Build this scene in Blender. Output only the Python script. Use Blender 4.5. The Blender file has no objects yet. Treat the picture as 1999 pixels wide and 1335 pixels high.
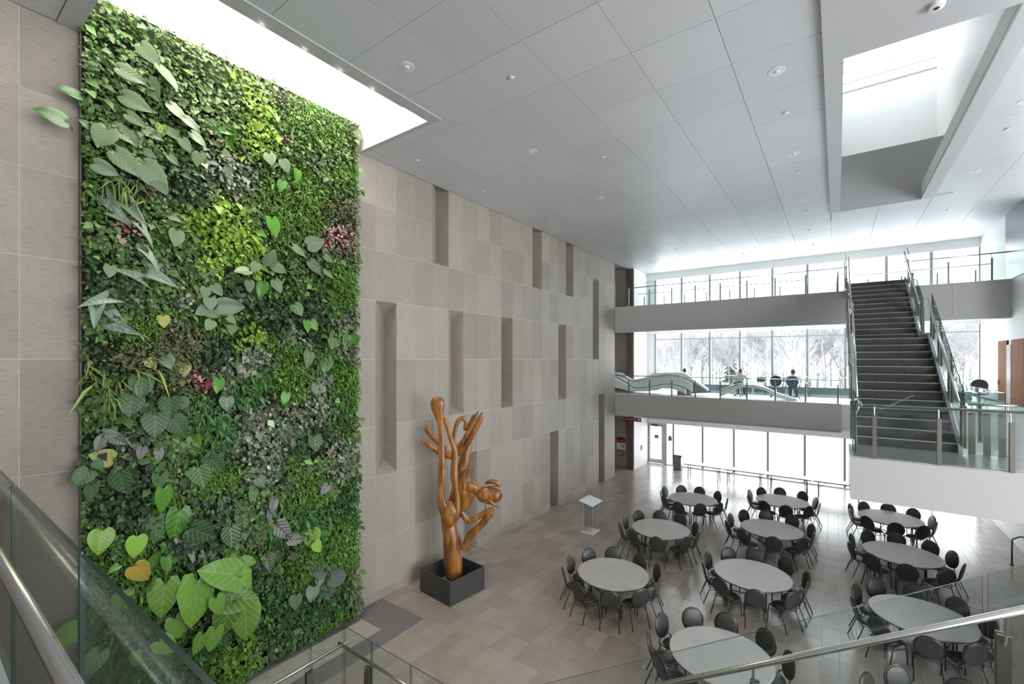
import bpy, math, random
import numpy as np
from mathutils import Vector, Matrix
random.seed(7); rng = np.random.default_rng(7)
scene = bpy.context.scene
COL = scene.collection
PI = math.pi

# ------------------------------------------------------------------ camera
cam_d = bpy.data.cameras.new('camera'); cam = bpy.data.objects.new('camera', cam_d); COL.objects.link(cam)
cam_d.sensor_width = 36.0; cam_d.lens = 15.812; cam_d.shift_y = 0.01726
cam_d.clip_start = 0.05; cam_d.clip_end = 600
cam.location = (9.6, 0.0, 6.2); cam.rotation_euler = (PI/2, 0, 0.6258)
scene.camera = cam

# ------------------------------------------------------------------ world, exposure
w = bpy.data.worlds.new('world'); scene.world = w; w.use_nodes = True
bg = w.node_tree.nodes['Background']
bg.inputs[0].default_value = (0.925, 0.96, 1.0, 1); bg.inputs[1].default_value = 2.9
vs = scene.view_settings
vs.view_transform = 'Standard'; vs.look = 'None'; vs.gamma = 1.0; vs.use_curve_mapping = False; vs.exposure = 1.6
scene.cycles.transparent_max_bounces = 24
scene.cycles.max_bounces = 10; scene.cycles.diffuse_bounces = 6; scene.cycles.glossy_bounces = 4
scene.cycles.sample_clamp_indirect = 6.0
scene.cycles.caustics_reflective = False; scene.cycles.caustics_refractive = False

def area(name, loc, rot, sx, sy, power, color=(1, 1, 1), portal=False, spread=PI):
    d = bpy.data.lights.new(name, 'AREA'); d.shape = 'RECTANGLE'; d.size = sx; d.size_y = sy
    d.energy = power; d.color = color; d.spread = spread
    if portal: d.cycles.is_portal = True
    o = bpy.data.objects.new(name, d); o.location = loc; o.rotation_euler = rot; COL.objects.link(o)
    return o
# daylight portals in the glazed openings and the added side opening (they guide sampling, give no light of their own)
area('portal_far_low', (5.2, 27.05, 1.25), (-PI/2, 0, 0), 10.2, 2.5, 1, portal=True)
area('portal_far_mid', (7.6, 27.05, 6.1), (-PI/2, 0, 0), 13.8, 3.2, 1, portal=True)
area('portal_far_top', (7.6, 27.05, 10.0), (-PI/2, 0, 0), 13.8, 2.0, 1, portal=True)
area('portal_added_roof', (11.1, 20.7, 18.85), (0, 0, 0), 3.0, 2.7, 1, portal=True)  # roof glazing over the shaft, unseen and added for light
area('portal_clerestory', (11.1, 22.2, 17.5), (-PI/2, 0, 0), 2.8, 1.7, 1, portal=True)
area('portal_added_side', (21.9, 1.6, 5.9), (PI/2, 0, PI/2), 17.2, 10.0, 1, portal=True)  # open side out of view, added to bring in fill light
# warm wall-washer lamps recessed in the slot above the planted wall
area('slot_lamp', (1.25, 4.2, 14.3), (0, 0, 0), 1.2, 4.6, 150, (1.0, 0.95, 0.86))

# ------------------------------------------------------------------ helpers
def obj(name, me, parent=None):
    o = bpy.data.objects.new(name, me); COL.objects.link(o)
    if parent is not None: o.parent = parent
    return o
def world_loc(o):
    v = Vector((0, 0, 0))
    while o is not None:
        v += Vector(o.location); o = o.parent
    return v
def tag(o, label=None, cat=None, group=None, kind=None):
    if label: o['label'] = label
    if cat: o['category'] = cat
    if group: o['group'] = group
    if kind: o['kind'] = kind
    return o
def empty(name, loc, label=None, cat=None, group=None, kind=None):
    o = bpy.data.objects.new(name, None); o.location = loc; o.empty_display_size = 0.1; COL.objects.link(o)
    return tag(o, label, cat, group, kind)
def copy_tree(o, parent=None):
    c = o.copy(); COL.objects.link(c)
    if parent is not None: c.parent = parent
    for ch in list(o.children): copy_tree(ch, c)
    return c

class MB:
    """collects vertices and faces in world coordinates; build() links them as one mesh object"""
    def __init__(s): s.v = []; s.f = []
    def add(s, vs_, fs):
        n = len(s.v); s.v.extend([tuple(p) for p in vs_]); s.f.extend([tuple(i + n for i in f) for f in fs]); return s
    def hexa(s, p):  # p: bottom 4 (ccw), top 4
        return s.add(p, [(3, 2, 1, 0), (4, 5, 6, 7), (0, 1, 5, 4), (1, 2, 6, 5), (2, 3, 7, 6), (3, 0, 4, 7)])
    def box(s, x0, x1, y0, y1, z0, z1):
        return s.hexa([(x0, y0, z0), (x1, y0, z0), (x1, y1, z0), (x0, y1, z0), (x0, y0, z1), (x1, y0, z1), (x1, y1, z1), (x0, y1, z1)])
    def bar(s, a, b, wid, thk, up=(0, 0, 1)):
        a, b = Vector(a), Vector(b); d = (b - a).normalized(); upv = Vector(up)
        if abs(d.dot(upv)) > .99: upv = Vector((1, 0, 0))
        sd = d.cross(upv).normalized(); u2 = sd.cross(d).normalized()
        p = []
        for q in (a, b):
            for i, j in ((-1, -1), (1, -1), (1, 1), (-1, 1)): p.append(q + sd * (i * wid / 2) + u2 * (j * thk / 2))
        return s.add(p, [(3, 2, 1, 0), (4, 5, 6, 7), (0, 1, 5, 4), (1, 2, 6, 5), (2, 3, 7, 6), (3, 0, 4, 7)])
    def tube(s, pts, r, n=8, caps=True, sx=1.0):
        pts = [Vector(p) for p in pts]; m = len(pts)
        rr = r if isinstance(r, (list, tuple)) else [r] * m
        t0 = (pts[1] - pts[0]).normalized()
        up = Vector((0, 0, 1)) if abs(t0.z) < .9 else Vector((1, 0, 0))
        nx = t0.cross(up).normalized(); rings = []
        for i in range(m):
            t = (pts[min(i + 1, m - 1)] - pts[max(i - 1, 0)]).normalized()
            nx = (nx - t * nx.dot(t)).normalized(); ny = t.cross(nx)
            rings.append([pts[i] + (nx * math.cos(2 * PI * k / n) * sx + ny * math.sin(2 * PI * k / n)) * rr[i] for k in range(n)])
        v = [p for ring in rings for p in ring]; f = []
        for i in range(m - 1):
            for k in range(n):
                a = i * n + k; b = i * n + (k + 1) % n; f.append((a, b, b + n, a + n))
        if caps: f.append(tuple(reversed(range(n)))); f.append(tuple(range((m - 1) * n, m * n)))
        return s.add(v, f)
    def lathe(s, prof, c=(0, 0, 0), n=24, sy=1.0):
        v = []; f = []; m = len(prof)
        for (r, z) in prof:
            for k in range(n):
                a = 2 * PI * k / n; v.append((c[0] + r * math.cos(a), c[1] + r * sy * math.sin(a), c[2] + z))
        for i in range(m - 1):
            for k in range(n):
                a = i * n + k; b = i * n + (k + 1) % n; f.append((a, b, b + n, a + n))
        f.append(tuple(reversed(range(n)))); f.append(tuple(range((m - 1) * n, m * n)))
        return s.add(v, f)
    def prism(s, poly, axis, a, b):
        """poly: 2-D points; axis: 'x','y','z' extrusion axis between a and b"""
        def P(p, t): return {'x': (t, p[0], p[1]), 'y': (p[0], t, p[1]), 'z': (p[0], p[1], t)}[axis]
        n = len(poly); v = [P(p, a) for p in poly] + [P(p, b) for p in poly]
        f = [tuple(reversed(range(n))), tuple(range(n, 2 * n))] + [(i, (i + 1) % n, (i + 1) % n + n, i + n) for i in range(n)]
        return s.add(v, f)
    def mesh(s, name, mat=None, smooth=False, off=None):
        me = bpy.data.meshes.new(name)
        v = s.v if off is None else [(p[0] - off[0], p[1] - off[1], p[2] - off[2]) for p in s.v]
        me.from_pydata(v, [], s.f)
        if mat is not None: me.materials.append(mat)
        if smooth: me.polygons.foreach_set('use_smooth', [True] * len(me.polygons))
        me.update(); return me
    def build(s, name, mat, parent=None, smooth=False, bevel=0, kind=None):
        off = world_loc(parent) if parent is not None else None
        o = obj(name, s.mesh(name, mat, smooth, off), parent)
        if bevel:
            m = o.modifiers.new('bevel', 'BEVEL'); m.width = bevel; m.segments = 2; m.limit_method = 'ANGLE'
        if kind: o['kind'] = kind
        return o
def box(name, mat, b, parent=None, bevel=0, kind=None):
    return MB().box(*b).build(name, mat, parent, bevel=bevel, kind=kind)
def catmull(pts, k=6):
    pts = [np.array(p, float) for p in pts]; out = []
    P = [2 * pts[0] - pts[1]] + pts + [2 * pts[-1] - pts[-2]]
    for i in range(1, len(P) - 2):
        for j in range(k):
            t = j / k; a, b, c, d = P[i - 1], P[i], P[i + 1], P[i + 2]
            out.append(.5 * (2 * b + (c - a) * t + (2 * a - 5 * b + 4 * c - d) * t * t + (3 * b - a - 3 * c + d) * t ** 3))
    out.append(pts[-1]); return out

# ------------------------------------------------------------------ materials
def mat(name, col, rough=.5, metal=0, spec=.5, emit=None, estr=0):
    m = bpy.data.materials.new(name); m.use_nodes = True
    b = m.node_tree.nodes['Principled BSDF']
    b.inputs['Base Color'].default_value = (*col, 1); b.inputs['Roughness'].default_value = rough
    b.inputs['Metallic'].default_value = metal; b.inputs['Specular IOR Level'].default_value = spec
    if emit: b.inputs['Emission Color'].default_value = (*emit, 1); b.inputs['Emission Strength'].default_value = estr
    return m
def N(m, t, **kw):
    n = m.node_tree.nodes.new(t)
    for k, v in kw.items(): setattr(n, k, v)
    return n
def L(m, a, b): m.node_tree.links.new(a, b)
def bsdf(m): return m.node_tree.nodes['Principled BSDF']
def ramp(m, fac, stops):
    r = N(m, 'ShaderNodeValToRGB'); el = r.color_ramp.elements
    while len(el) < len(stops): el.new(.5)
    for e, (p, c) in zip(el, stops): e.position = p; e.color = (*c, 1)
    L(m, fac, r.inputs[0]); return r.outputs[0]
def noise(m, vec, scale, detail=3, rough=.5):
    n = N(m, 'ShaderNodeTexNoise'); n.inputs['Scale'].default_value = scale; n.inputs['Detail'].default_value = detail
    n.inputs['Roughness'].default_value = rough
    if vec is not None: L(m, vec, n.inputs['Vector'])
    return n.outputs['Fac']
def mapping(m, vec, scale, loc=(0, 0, 0)):
    n = N(m, 'ShaderNodeMapping'); n.inputs['Scale'].default_value = scale; n.inputs['Location'].default_value = loc; L(m, vec, n.inputs['Vector']); return n.outputs[0]
def mixc(m, fac, a, b, mode='MIX'):
    n = N(m, 'ShaderNodeMix', data_type='RGBA', blend_type=mode)
    if isinstance(fac, (int, float)): n.inputs[0].default_value = fac
    else: L(m, fac, n.inputs[0])
    for i, x in ((6, a), (7, b)):
        if isinstance(x, tuple): n.inputs[i].default_value = (*x, 1)
        else: L(m, x, n.inputs[i])
    return n.outputs[2]
def bump(m, h, strength=.2, dist=.02):
    n = N(m, 'ShaderNodeBump'); n.inputs['Strength'].default_value = strength; n.inputs['Distance'].default_value = dist
    L(m, h, n.inputs['Height']); L(m, n.outputs[0], bsdf(m).inputs['Normal'])
def position(m): return N(m, 'ShaderNodeNewGeometry').outputs['Position']
def glass_mat(name, tint, ior=1.45, rough=0.0, haze=0.0):
    m = bpy.data.materials.new(name); m.use_nodes = True; nt = m.node_tree; nt.nodes.clear()
    out = nt.nodes.new('ShaderNodeOutputMaterial'); tr = nt.nodes.new('ShaderNodeBsdfTransparent'); gl = nt.nodes.new('ShaderNodeBsdfGlossy')
    mx = nt.nodes.new('ShaderNodeMixShader')
    # Schlick reflectance from the facing angle, the same for both sides of the sheet
    lw = nt.nodes.new('ShaderNodeLayerWeight'); lw.inputs[0].default_value = .5
    f0 = ((ior-1)/(ior+1))**2
    pw = nt.nodes.new('ShaderNodeMath'); pw.operation = 'POWER'; pw.inputs[1].default_value = 5
    ma = nt.nodes.new('ShaderNodeMath'); ma.operation = 'MULTIPLY_ADD'; ma.inputs[1].default_value = 1-f0; ma.inputs[2].default_value = f0
    nt.links.new(lw.outputs['Facing'], pw.inputs[0]); nt.links.new(pw.outputs[0], ma.inputs[0])
    tr.inputs[0].default_value = (*tint, 1); gl.inputs['Roughness'].default_value = rough
    nt.links.new(ma.outputs[0], mx.inputs[0]); nt.links.new(tr.outputs[0], mx.inputs[1]); nt.links.new(gl.outputs[0], mx.inputs[2])
    nt.links.new(mx.outputs[0], out.inputs[0])
    return m

M = {}
M['white'] = mat('white_paint', (.78, .78, .77), .55, spec=.3)
M['fascia'] = mat('fascia_panel', (.52, .512, .497), .5, spec=.3)
M['trim'] = mat('grey_trim', (.50, .505, .51), .45)
M['joint'] = mat('joint_backing', (.30, .29, .28), .9)
M['steel'] = mat('brushed_steel', (.70, .69, .66), .26, metal=1)
M['steel_plate'] = mat('steel_plate', (.24, .235, .205), .42, metal=.7)
M['dark_metal'] = mat('dark_metal', (.035, .037, .042), .4, metal=.3)
M['alu'] = mat('mullion_aluminium', (.36, .365, .375), .5, metal=.1)
M['glass'] = glass_mat('clear_glass', (.93, .965, .955))
M['window_glass'] = glass_mat('window_glass', (.97, .985, .985), 1.3)
M['glass_edge'] = mat('glass_edge', (.02, .055, .048), .2)
M['acrylic'] = glass_mat('acrylic', (.90, .92, .93), 1.5)
# cast stone wall panels
m = M['stone'] = mat('cast_stone', (.5, .46, .42), .62, spec=.35)
pos = position(m); oi = N(m, 'ShaderNodeObjectInfo').outputs['Random']
n1 = noise(m, mapping(m, pos, (1, 3.2, 26)), 2.2, 5, .62)
n2 = noise(m, mapping(m, pos, (1, 1.0, 1.0)), 1.3, 3)
base = ramp(m, oi, [(0, (.245, .222, .195)), (.5, (.32, .288, .25)), (1, (.375, .338, .295))])
c = mixc(m, .35, base, (.36, .325, .285)); 
streak = ramp(m, n1, [(.34, (.62, .60, .57)), (.50, (1, 1, 1))])
c = mixc(m, .55, c, streak, 'MULTIPLY')
blot = ramp(m, n2, [(.3, (.90, .89, .88)), (.7, (1.05, 1.04, 1.03))]); c = mixc(m, .6, c, blot, 'MULTIPLY')
L(m, c, bsdf(m).inputs['Base Color']); bump(m, n1, .25, .004)
# ceiling panels
m = M['ceil'] = mat('ceiling_panel', (.52, .53, .545), .40, spec=.4)
oi = N(m, 'ShaderNodeObjectInfo').outputs['Random']
L(m, ramp(m, oi, [(0, (.58, .59, .605)), (1, (.62, .63, .645))]), bsdf(m).inputs['Base Color'])
# floor tiles: one tone per tile from its grid cell
m = M['tile'] = mat('floor_tile', (.3, .28, .26), .30, spec=.5)
pos = position(m)
cell = N(m, 'ShaderNodeVectorMath', operation='FLOOR'); L(m, mapping(m, pos, (1/.3225, 1/.64, 0), (.0992, .16875, 0)), cell.inputs[0])
wn = N(m, 'ShaderNodeTexWhiteNoise', noise_dimensions='2D'); L(m, cell.outputs[0], wn.inputs['Vector'])
base = ramp(m, wn.outputs['Value'], [(0, (.305, .262, .232)), (.5, (.345, .298, .266)), (1, (.395, .345, .31))])
n1 = noise(m, pos, 3.0, 6, .6); c = mixc(m, .5, base, ramp(m, n1, [(.25, (.78, .77, .76)), (.75, (1.12, 1.11, 1.1))]), 'MULTIPLY')
L(m, c, bsdf(m).inputs['Base Color'])
bsdf(m).inputs['Roughness'].default_value = .24
M['grout'] = mat('grout', (.50, .46, .42), .9)
M['dark_stone'] = mat('dark_stone', (.17, .16, .165), .5)
m = M['dark_stone']; L(m, ramp(m, noise(m, position(m), 30, 4), [(.3, (.13, .125, .13)), (.7, (.23, .22, .225))]), bsdf(m).inputs['Base Color'])
m = M['light_stone'] = mat('light_stone', (.40, .37, .33), .6)
L(m, ramp(m, noise(m, position(m), 5, 5), [(.3, (.36, .33, .295)), (.7, (.45, .415, .375))]), bsdf(m).inputs['Base Color'])
M['stair_stone'] = mat('stair_stone', (.06, .055, .053), .45)
M['nosing'] = mat('stair_nosing', (.42, .42, .42), .4)
m = M['snow'] = mat('snow', (.9, .91, .93), .8)
# ================================================================== STRUCTURE
CE = 11.33; L2 = 4.38; L3 = 8.98; YF = 26.9; YB = 22.63; XR = 14.48
def struct(name, mat_, b=None, mb=None, **kw):
    o = (mb or MB().box(*b)).build(name, mat_, **kw); o['kind'] = 'structure'; return o
def sroot(name, loc=(0, 0, 0)):
    return empty(name, loc, kind='structure')

# ---- floor: screed + tiles (the 300 that show largest are single objects)
floor = sroot('floor')
MB().box(-4.2, 22, -8, 27.1, -.25, -.004).build('floor_base', M['grout'], floor)
TX, TY = .3225, .64
tile_me = MB().box(.003, TX-.003, .003, TY-.003, -.012, 0).mesh('floor_tile', M['tile'])
cells = []
for i in range(-13, 68):
    for j in range(-12, 42):
        x0, y0 = i*TX-.032, j*TY-.128+.02
        if x0 > 21.5 or x0+TX > 21.9 or y0+TY > 27.0 or y0 < -7.9 or x0 < -4.1: continue
        if x0+TX > 0.0 and x0 < 1.60 and y0 < 7.50 and x0 > -.4:      # stone apron before the planted wall
            continue
        if y0 < 22.6 and x0 < -.06: continue
        cells.append((x0, y0))
th = .6258; fwv = (-math.sin(th), math.cos(th)); rtv = (math.cos(th), math.sin(th))
def in_view(x, y, z):
    dx, dy = x-9.6, y; d = dx*fwv[0]+dy*fwv[1]
    if d < .5: return None
    u = 999.5+878*(dx*rtv[0]+dy*rtv[1])/d; v = 702+878*(6.2-z)/d
    return d if (-20 < u < 2020 and -20 < v < 1340) else None
vis = sorted([(in_view(x+TX/2, y+TY/2, 0), x, y) for x, y in cells if in_view(x+TX/2, y+TY/2, 0)], key=lambda t: t[0])
near = set((x, y) for _, x, y in vis[:300])
for _, x, y in vis[:300]:
    o = obj('tile', tile_me, floor); o.location = (x, y, 0)
rest = MB()
for x, y in cells:
    if (x, y) not in near: rest.box(x+.003, x+TX-.003, y+.003, y+TY-.003, -.012, 0)
rest.build('tile_field', M['tile'], floor, kind='stuff')
cut = MB()   # cut tiles that close the field against the stone border
for j in range(-12, 12):
    y0 = j*TY-.108
    if y0+TY < 7.6: cut.box(1.600, 1.900, y0+.003, y0+TY-.003, -.012, 0)
for i in range(0, 6): cut.box(max(i*TX-.032, .01)+.003, min((i+1)*TX-.032, 1.597)-.003, 7.495, 7.569, -.012, 0)
cut.build('tile_edge', M['tile'], floor, kind='stuff')
# stone apron and drain in front of the planted wall
struct('floor_stone_border', M['dark_stone'], mb=MB().box(1.125, 1.595, -6, 6.62, -.03, 0.004).box(.02, 1.595, 6.62, 7.49, -.03, .004))
ap = sroot('floor_apron')
for k in range(10):
    MB().box(.42, 1.118, -.05+k*.666, .61+k*.666, -.03, .004).build('slab', M['light_stone'], ap)
gr = MB()
for k in range(300): gr.box(.06, .41, 0.0+k*.022, .012+k*.022, -.02, .0)
gr.build('drain_grating', M['steel_plate'], ap, kind='stuff')
MB().box(.0, .42, -.05, 6.61, -.05, -.022).build('drain_channel', M['dark_metal'], ap)

# ---- left wall: cast-stone panels on a backing, V-notched light niches
wall = sroot('wall_left')
PW = .6667; Y0 = 6.65
rows = [0.0, .26, 1.54, 3.20, 4.49, 6.21, 7.72, 9.02, 10.16, CE+.35]
niches = [  # column, z low, z high
    (1, 3.20, 7.72), (4, 9.02, CE+.35), (5, 4.49, 7.72), (6, 0, 3.20), (9, 4.49, 7.72), (12, 9.02, CE+.35), (14, 0, 3.20),
    (15, 4.49, 7.72), (16, 9.02, CE+.35), (20, 6.21, 10.16), (21, 0, 4.49)]
MB().box(-.62, -.50, -8, YB, -.2, 15).build('backing', M['joint'], wall)
g = .0035
M['pale_joint'] = mat('pale_joint', (.62, .60, .57), .8)
pan_cache = {}
def panel(y0, y1, z0, z1):
    key = (round(y1-y0, 3), round(z1-z0, 3))
    if key not in pan_cache:
        me = MB().box(-.006, 0, g, key[0]-g, g, key[1]-g).box(-.5, -.005, 0, key[0], 0, key[1]).mesh('wall_panel', M['stone'])
        me.materials.append(M['pale_joint'])
        for f_ in me.polygons:
            if f_.index >= 6: f_.material_index = 1
        pan_cache[key] = me
    o = obj('panel', pan_cache[key], wall); o.location = (0, y0, z0)
def column(y0, y1, cuts):
    segs = []
    for a, b in zip(rows[:-1], rows[1:]):
        parts = [(a, b)]
        for (c, d) in cuts:
            np_ = []
            for (p, q) in parts:
                if d <= p or c >= q: np_.append((p, q))
                else:
                    if c > p+.02: np_.append((p, c))
                    if d < q-.02: np_.append((d, q))
            parts = np_
        segs += parts
    for (p, q) in segs: panel(y0, y1, p, q)
for k in range(24):
    y0 = Y0+k*PW; y1 = min(y0+PW, YB)
    if k == 23: y1 = YB
    column(y0, y1, [(n[1], n[2]) for n in niches if n[0] == k])
for ya, yb in ((-1.566, -.233), (-.233, 1.10), (1.10, 1.72), (-2.9, -1.566), (-4.233, -2.9), (-5.566, -4.233)): column(ya, yb, [])
struct('wall_left_core', M['stone'], (-.45, -.02, 1.72, 6.65, 0, 15))
for (k, za, zb) in niches:
    ya = Y0+k*PW+g; yb = ya+PW-2*g; d = .45; yr = ya+.88*PW; ins = .30
    zr0, zr1 = za+(ins if za > .1 else .02), zb-(ins if zb < CE else 0)
    A0, B0, C0 = (0, ya, za), (-d, yr, zr0), (0, yb, za)
    A1, B1, C1 = (0, ya, zb), (-d, yr, zr1), (0, yb, zb)
    q = MB()
    q.add([A0, B0, B1, A1], [(0, 1, 2, 3)]); q.add([B0, C0, C1, B1], [(0, 1, 2, 3)])
    q.add([A0, C0, B0], [(0, 1, 2)]); q.add([A1, B1, C1], [(0, 1, 2)])
    q.build('niche', M['stone'], wall)
# wall end return and corridor beyond
M['plum'] = mat('plum_plaster', (.30, .245, .235), .7)
M['brown_clad'] = mat('brown_cladding', (.115, .075, .055), .5)
struct('wall_corridor', M['plum'], (-4.2, .03, 24.75, 24.95, 0, CE+.4))
struct('wall_corridor_side', M['white'], (-4.2, -4.0, YB, 24.8, 0, CE+.4))
struct('wall_end_return', M['stone'], (-4.2, -.5, YB-.25, YB-.02, 0, CE+.4))
struct('column_brown', M['brown_clad'], (.02, .30, 24.5, 24.95, 0, CE))
struct('wall_far_corner', M['white'], (.02, .34, 24.56, 26.9, 0, CE))

# ---- ceiling: metal panels on a 1.31 m grid, with the plant slot and the skylight cut out
ceil = sroot('ceiling')
P = 1.3105; X0, Yc0 = .25, 4.64-5*1.3105
gx = [-.02]+[X0+P*i for i in range(0, 18)]; gy = [Yc0+P*j for j in range(-4, 22)]
gx = [0.02]+[x for x in gx if .1 < x < 14.2]+[XR]; gy = [y for y in gy if y < 26.6]+[YF]
pc = {}
def cpan(x0, x1, y0, y1):
    if x1-x0 < .03 or y1-y0 < .03: return
    key = (round(x1-x0, 3), round(y1-y0, 3))
    if key not in pc:
        a, b = key; e = .004
        pc[key] = MB().box(e, a-e, e, b-e, 0, .03).mesh('ceiling_panel', M['ceil'])
    o = obj('panel', pc[key], ceil); o.location = (x0, y0, CE)
holes = [(-1, 2.765, 1.475, 6.90), (9.41, 12.04, 6.0, 19.14)]
for a, b in zip(gx[:-1], gx[1:]):
    for c_, d_ in zip(gy[:-1], gy[1:]):
        parts = [(a, b, c_, d_)]
        for h in holes:
            nw = []
            for (x0, x1, y0, y1) in parts:
                if x1 <= h[0] or x0 >= h[1] or y1 <= h[2] or y0 >= h[3]: nw.append((x0, x1, y0, y1)); continue
                if x0 < h[0]: nw.append((x0, h[0], y0, y1)); x0 = h[0]
                if x1 > h[1]: nw.append((h[1], x1, y0, y1)); x1 = h[1]
                if y0 < h[2]: nw.append((x0, x1, y0, h[2])); y0 = h[2]
                if y1 > h[3]: nw.append((x0, x1, h[3], y1)); y1 = h[3]
            parts = nw
        for p in parts: cpan(*p)
# roof deck above the panels, leaving both openings
dk = MB()
Z0, Z1 = CE+.05, CE+.3
dk.box(2.5, 9.69, -8, YF+.3, Z0, Z1); dk.box(-4.2, 2.5, -8, 1.5, Z0, Z1); dk.box(-4.2, 2.5, 6.8, YF+.3, Z0, Z1)
dk.box(9.69, 12.05, -8, 9.43, Z0, Z1); dk.box(9.69, 12.05, 19.16, YF+.3, Z0, Z1); dk.box(12.05, 22, -8, YF+.3, Z0, Z1)
dk.build('deck', M['joint'], ceil)
# plant slot: trim ring, white shaft
struct('trim_slot', M['trim'], mb=MB().box(2.48, 2.76, 1.48, 6.895, CE-.02, CE+.25).box(0.01, 2.48, 6.76, 6.895, CE-.02, CE+.25).box(0.01, 2.48, 1.48, 1.735, CE-.02, CE+.25))
M['shaft'] = mat('shaft_plaster', (.80, .79, .765), .7, spec=.2)
struct('wall_slot_shaft', M['shaft'], mb=MB().box(-.02, .01, 1.5, 6.9, 12.02, 14.6).box(2.48, 2.6, 1.5, 6.9, CE+.25, 14.6).box(-.02, 2.6, 6.76, 6.88, CE+.25, 14.6).box(-.02, 2.6, 1.6, 1.735, CE+.25, 14.6).box(-.1, 2.7, 1.5, 6.9, 14.6, 14.7))
struct('trim_slot_ledge', M['trim'], (0.0, .10, 1.74, 6.75, 11.95, 12.04))
# skylight shaft
struct('trim_skylight', M['trim'], mb=MB().box(9.41, 9.69, 6.0, 19.14, CE-.06, CE+.02).box(11.75, 12.04, 6.0, 19.14, CE-.06, CE+.02).box(9.69, 11.75, 19.08, 19.14, CE-.06, CE-.02).box(9.69, 11.75, 6.0, 9.43, CE-.06, CE+.02))
struct('wall_skylight_shaft', M['white'], mb=MB().box(9.5, 9.69, 9.44, 22.0, CE+.035, 18.7).box(11.75, 12.5, 9.44, 19.06, CE+.035, CE+.42).box(12.5, 12.65, 9.44, 22.0, CE+.3, 18.7)
       .box(9.5, 12.65, 9.25, 9.43, CE+.035, 18.7).box(9.5, 12.65, 22.0, 22.15, 12.6, 16.67).box(9.5, 12.65, 22.0, 22.15, 18.33, 18.75).box(9.69, 12.5, 19.2, 22.0, 12.5, 12.6).box(9.5, 12.65, 9.25, 19.35, 18.7, 18.8))
struct('wall_skylight_bulkhead', M['trim'], (9.692, 12.498, 19.07, 19.2, CE-.015, 13.13))
sk = sroot('window_skylight')
for a in (16.7, 17.05, 17.5, 17.9, 18.3):
    MB().box(9.69, 12.5, 21.98, 22.06, a-.03, a+.03).build('bar', M['alu'], sk)
for a, b in ((16.7, 17.05), (17.05, 17.5), (17.5, 17.9), (17.9, 18.3)):
    MB().box(9.69, 12.5, 22.03, 22.04, a+.03, b-.03).build('pane', M['window_glass'], sk)
for k in range(3):  # unseen roof glazing, added to light the far wall of the shaft
    MB().box(9.6, 12.6, 19.35+k*.88, 19.41+k*.88, 18.7, 18.8).build('bar', M['alu'], sk)
    MB().box(9.6, 12.6, 19.41+k*.88, 20.23+k*.88, 18.74, 18.75).build('pane', M['window_glass'], sk)

# ---- far glazed wall
def glazed(name, xs, z0, z1, transoms, mull=.105, depth=.16, glass=True):
    r = sroot(name)
    for x in xs: MB().box(x-mull/2, x+mull/2, YF-depth/2, YF+depth/2, z0, z1).build('mullion', M['alu'], r)
    for a, b in zip(xs[:-1], xs[1:]):
        zz = [z0]+transoms+[z1]
        for t in transoms: MB().box(a+mull/2, b-mull/2, YF-.05, YF+.05, t-.025, t+.025).build('transom', M['alu'], r)
        for p, q in zip(zz[:-1], zz[1:]):
            MB().box(a+mull/2, b-mull/2, YF-.006, YF+.006, p, q).build('pane', M['window_glass'], r)
    return r
xm = [.79+1.5215*i for i in range(10)]
glazed('window_1', xm, L3, 10.94, [])
glazed('window_2', xm, L2+.05, 7.72, [7.38])
glazed('window_3', [1.40, 1.84, 3.46, 5.06, 6.67, 8.29, 9.90, 11.5, 13.0, XR-.05], .06, 2.42, [])
struct('wall_far_bands', M['white'], mb=MB().box(0, XR, YF-.1, YF+.1, 10.94, CE+.3).box(0, XR, YF-.12, YF+.1, 7.72, L3).box(0, XR, YF-.12, YF+.1, 2.42, L2+.05).box(1.4, XR, YF-.1, YF+.1, -.1, .06).box(0, .73, YF-.09, YF+.09, L2+.06, 7.71).box(0, .73, YF-.09, YF+.09, L3+.01, 10.93))
M['alu_light'] = mat('door_aluminium', (.52, .53, .535), .5)
# glazed door in the far wall
dr = sroot('door_1')
MB().box(.22, .34, YF-.1, YF+.1, 0, 2.42).box(1.28, 1.40, YF-.1, YF+.1, 0, 2.42).box(.34, 1.28, YF-.1, YF+.1, 2.34, 2.42).box(0, .22, YF-.1, YF+.1, 0, 2.42).build('door_frame', M['alu_light'], dr)
lf = MB().box(.345, .48, YF-.04, YF+.02, .02, 2.33).box(1.14, 1.275, YF-.04, YF+.02, .02, 2.33).box(.48, 1.14, YF-.04, YF+.02, 2.20, 2.33).box(.48, 1.14, YF-.04, YF+.02, .02, .27).build('door_leaf', M['alu_light'], dr)
MB().box(.48, 1.14, YF-.015, YF-.005, .27, 2.2).build('pane', M['window_glass'], lf)
MB().tube([(.42, YF-.10, 1.02), (1.2, YF-.10, 1.02)], .018).box(.40, .44, YF-.11, YF-.03, 1.0, 1.04).box(1.18, 1.22, YF-.11, YF-.03, 1.0, 1.04).build('push_bar', M['steel'], lf)
M['sign_dark'] = mat('sign_maroon', (.16, .018, .035), .5)
MB().box(.72, .98, YF-.035, YF-.02, 1.50, 1.72).build('notice', M['dark_stone'], lf)
MB().box(.60, .96, YF-.16, YF-.04, 2.27, 2.34).build('door_closer', M['dark_metal'], lf)

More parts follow.
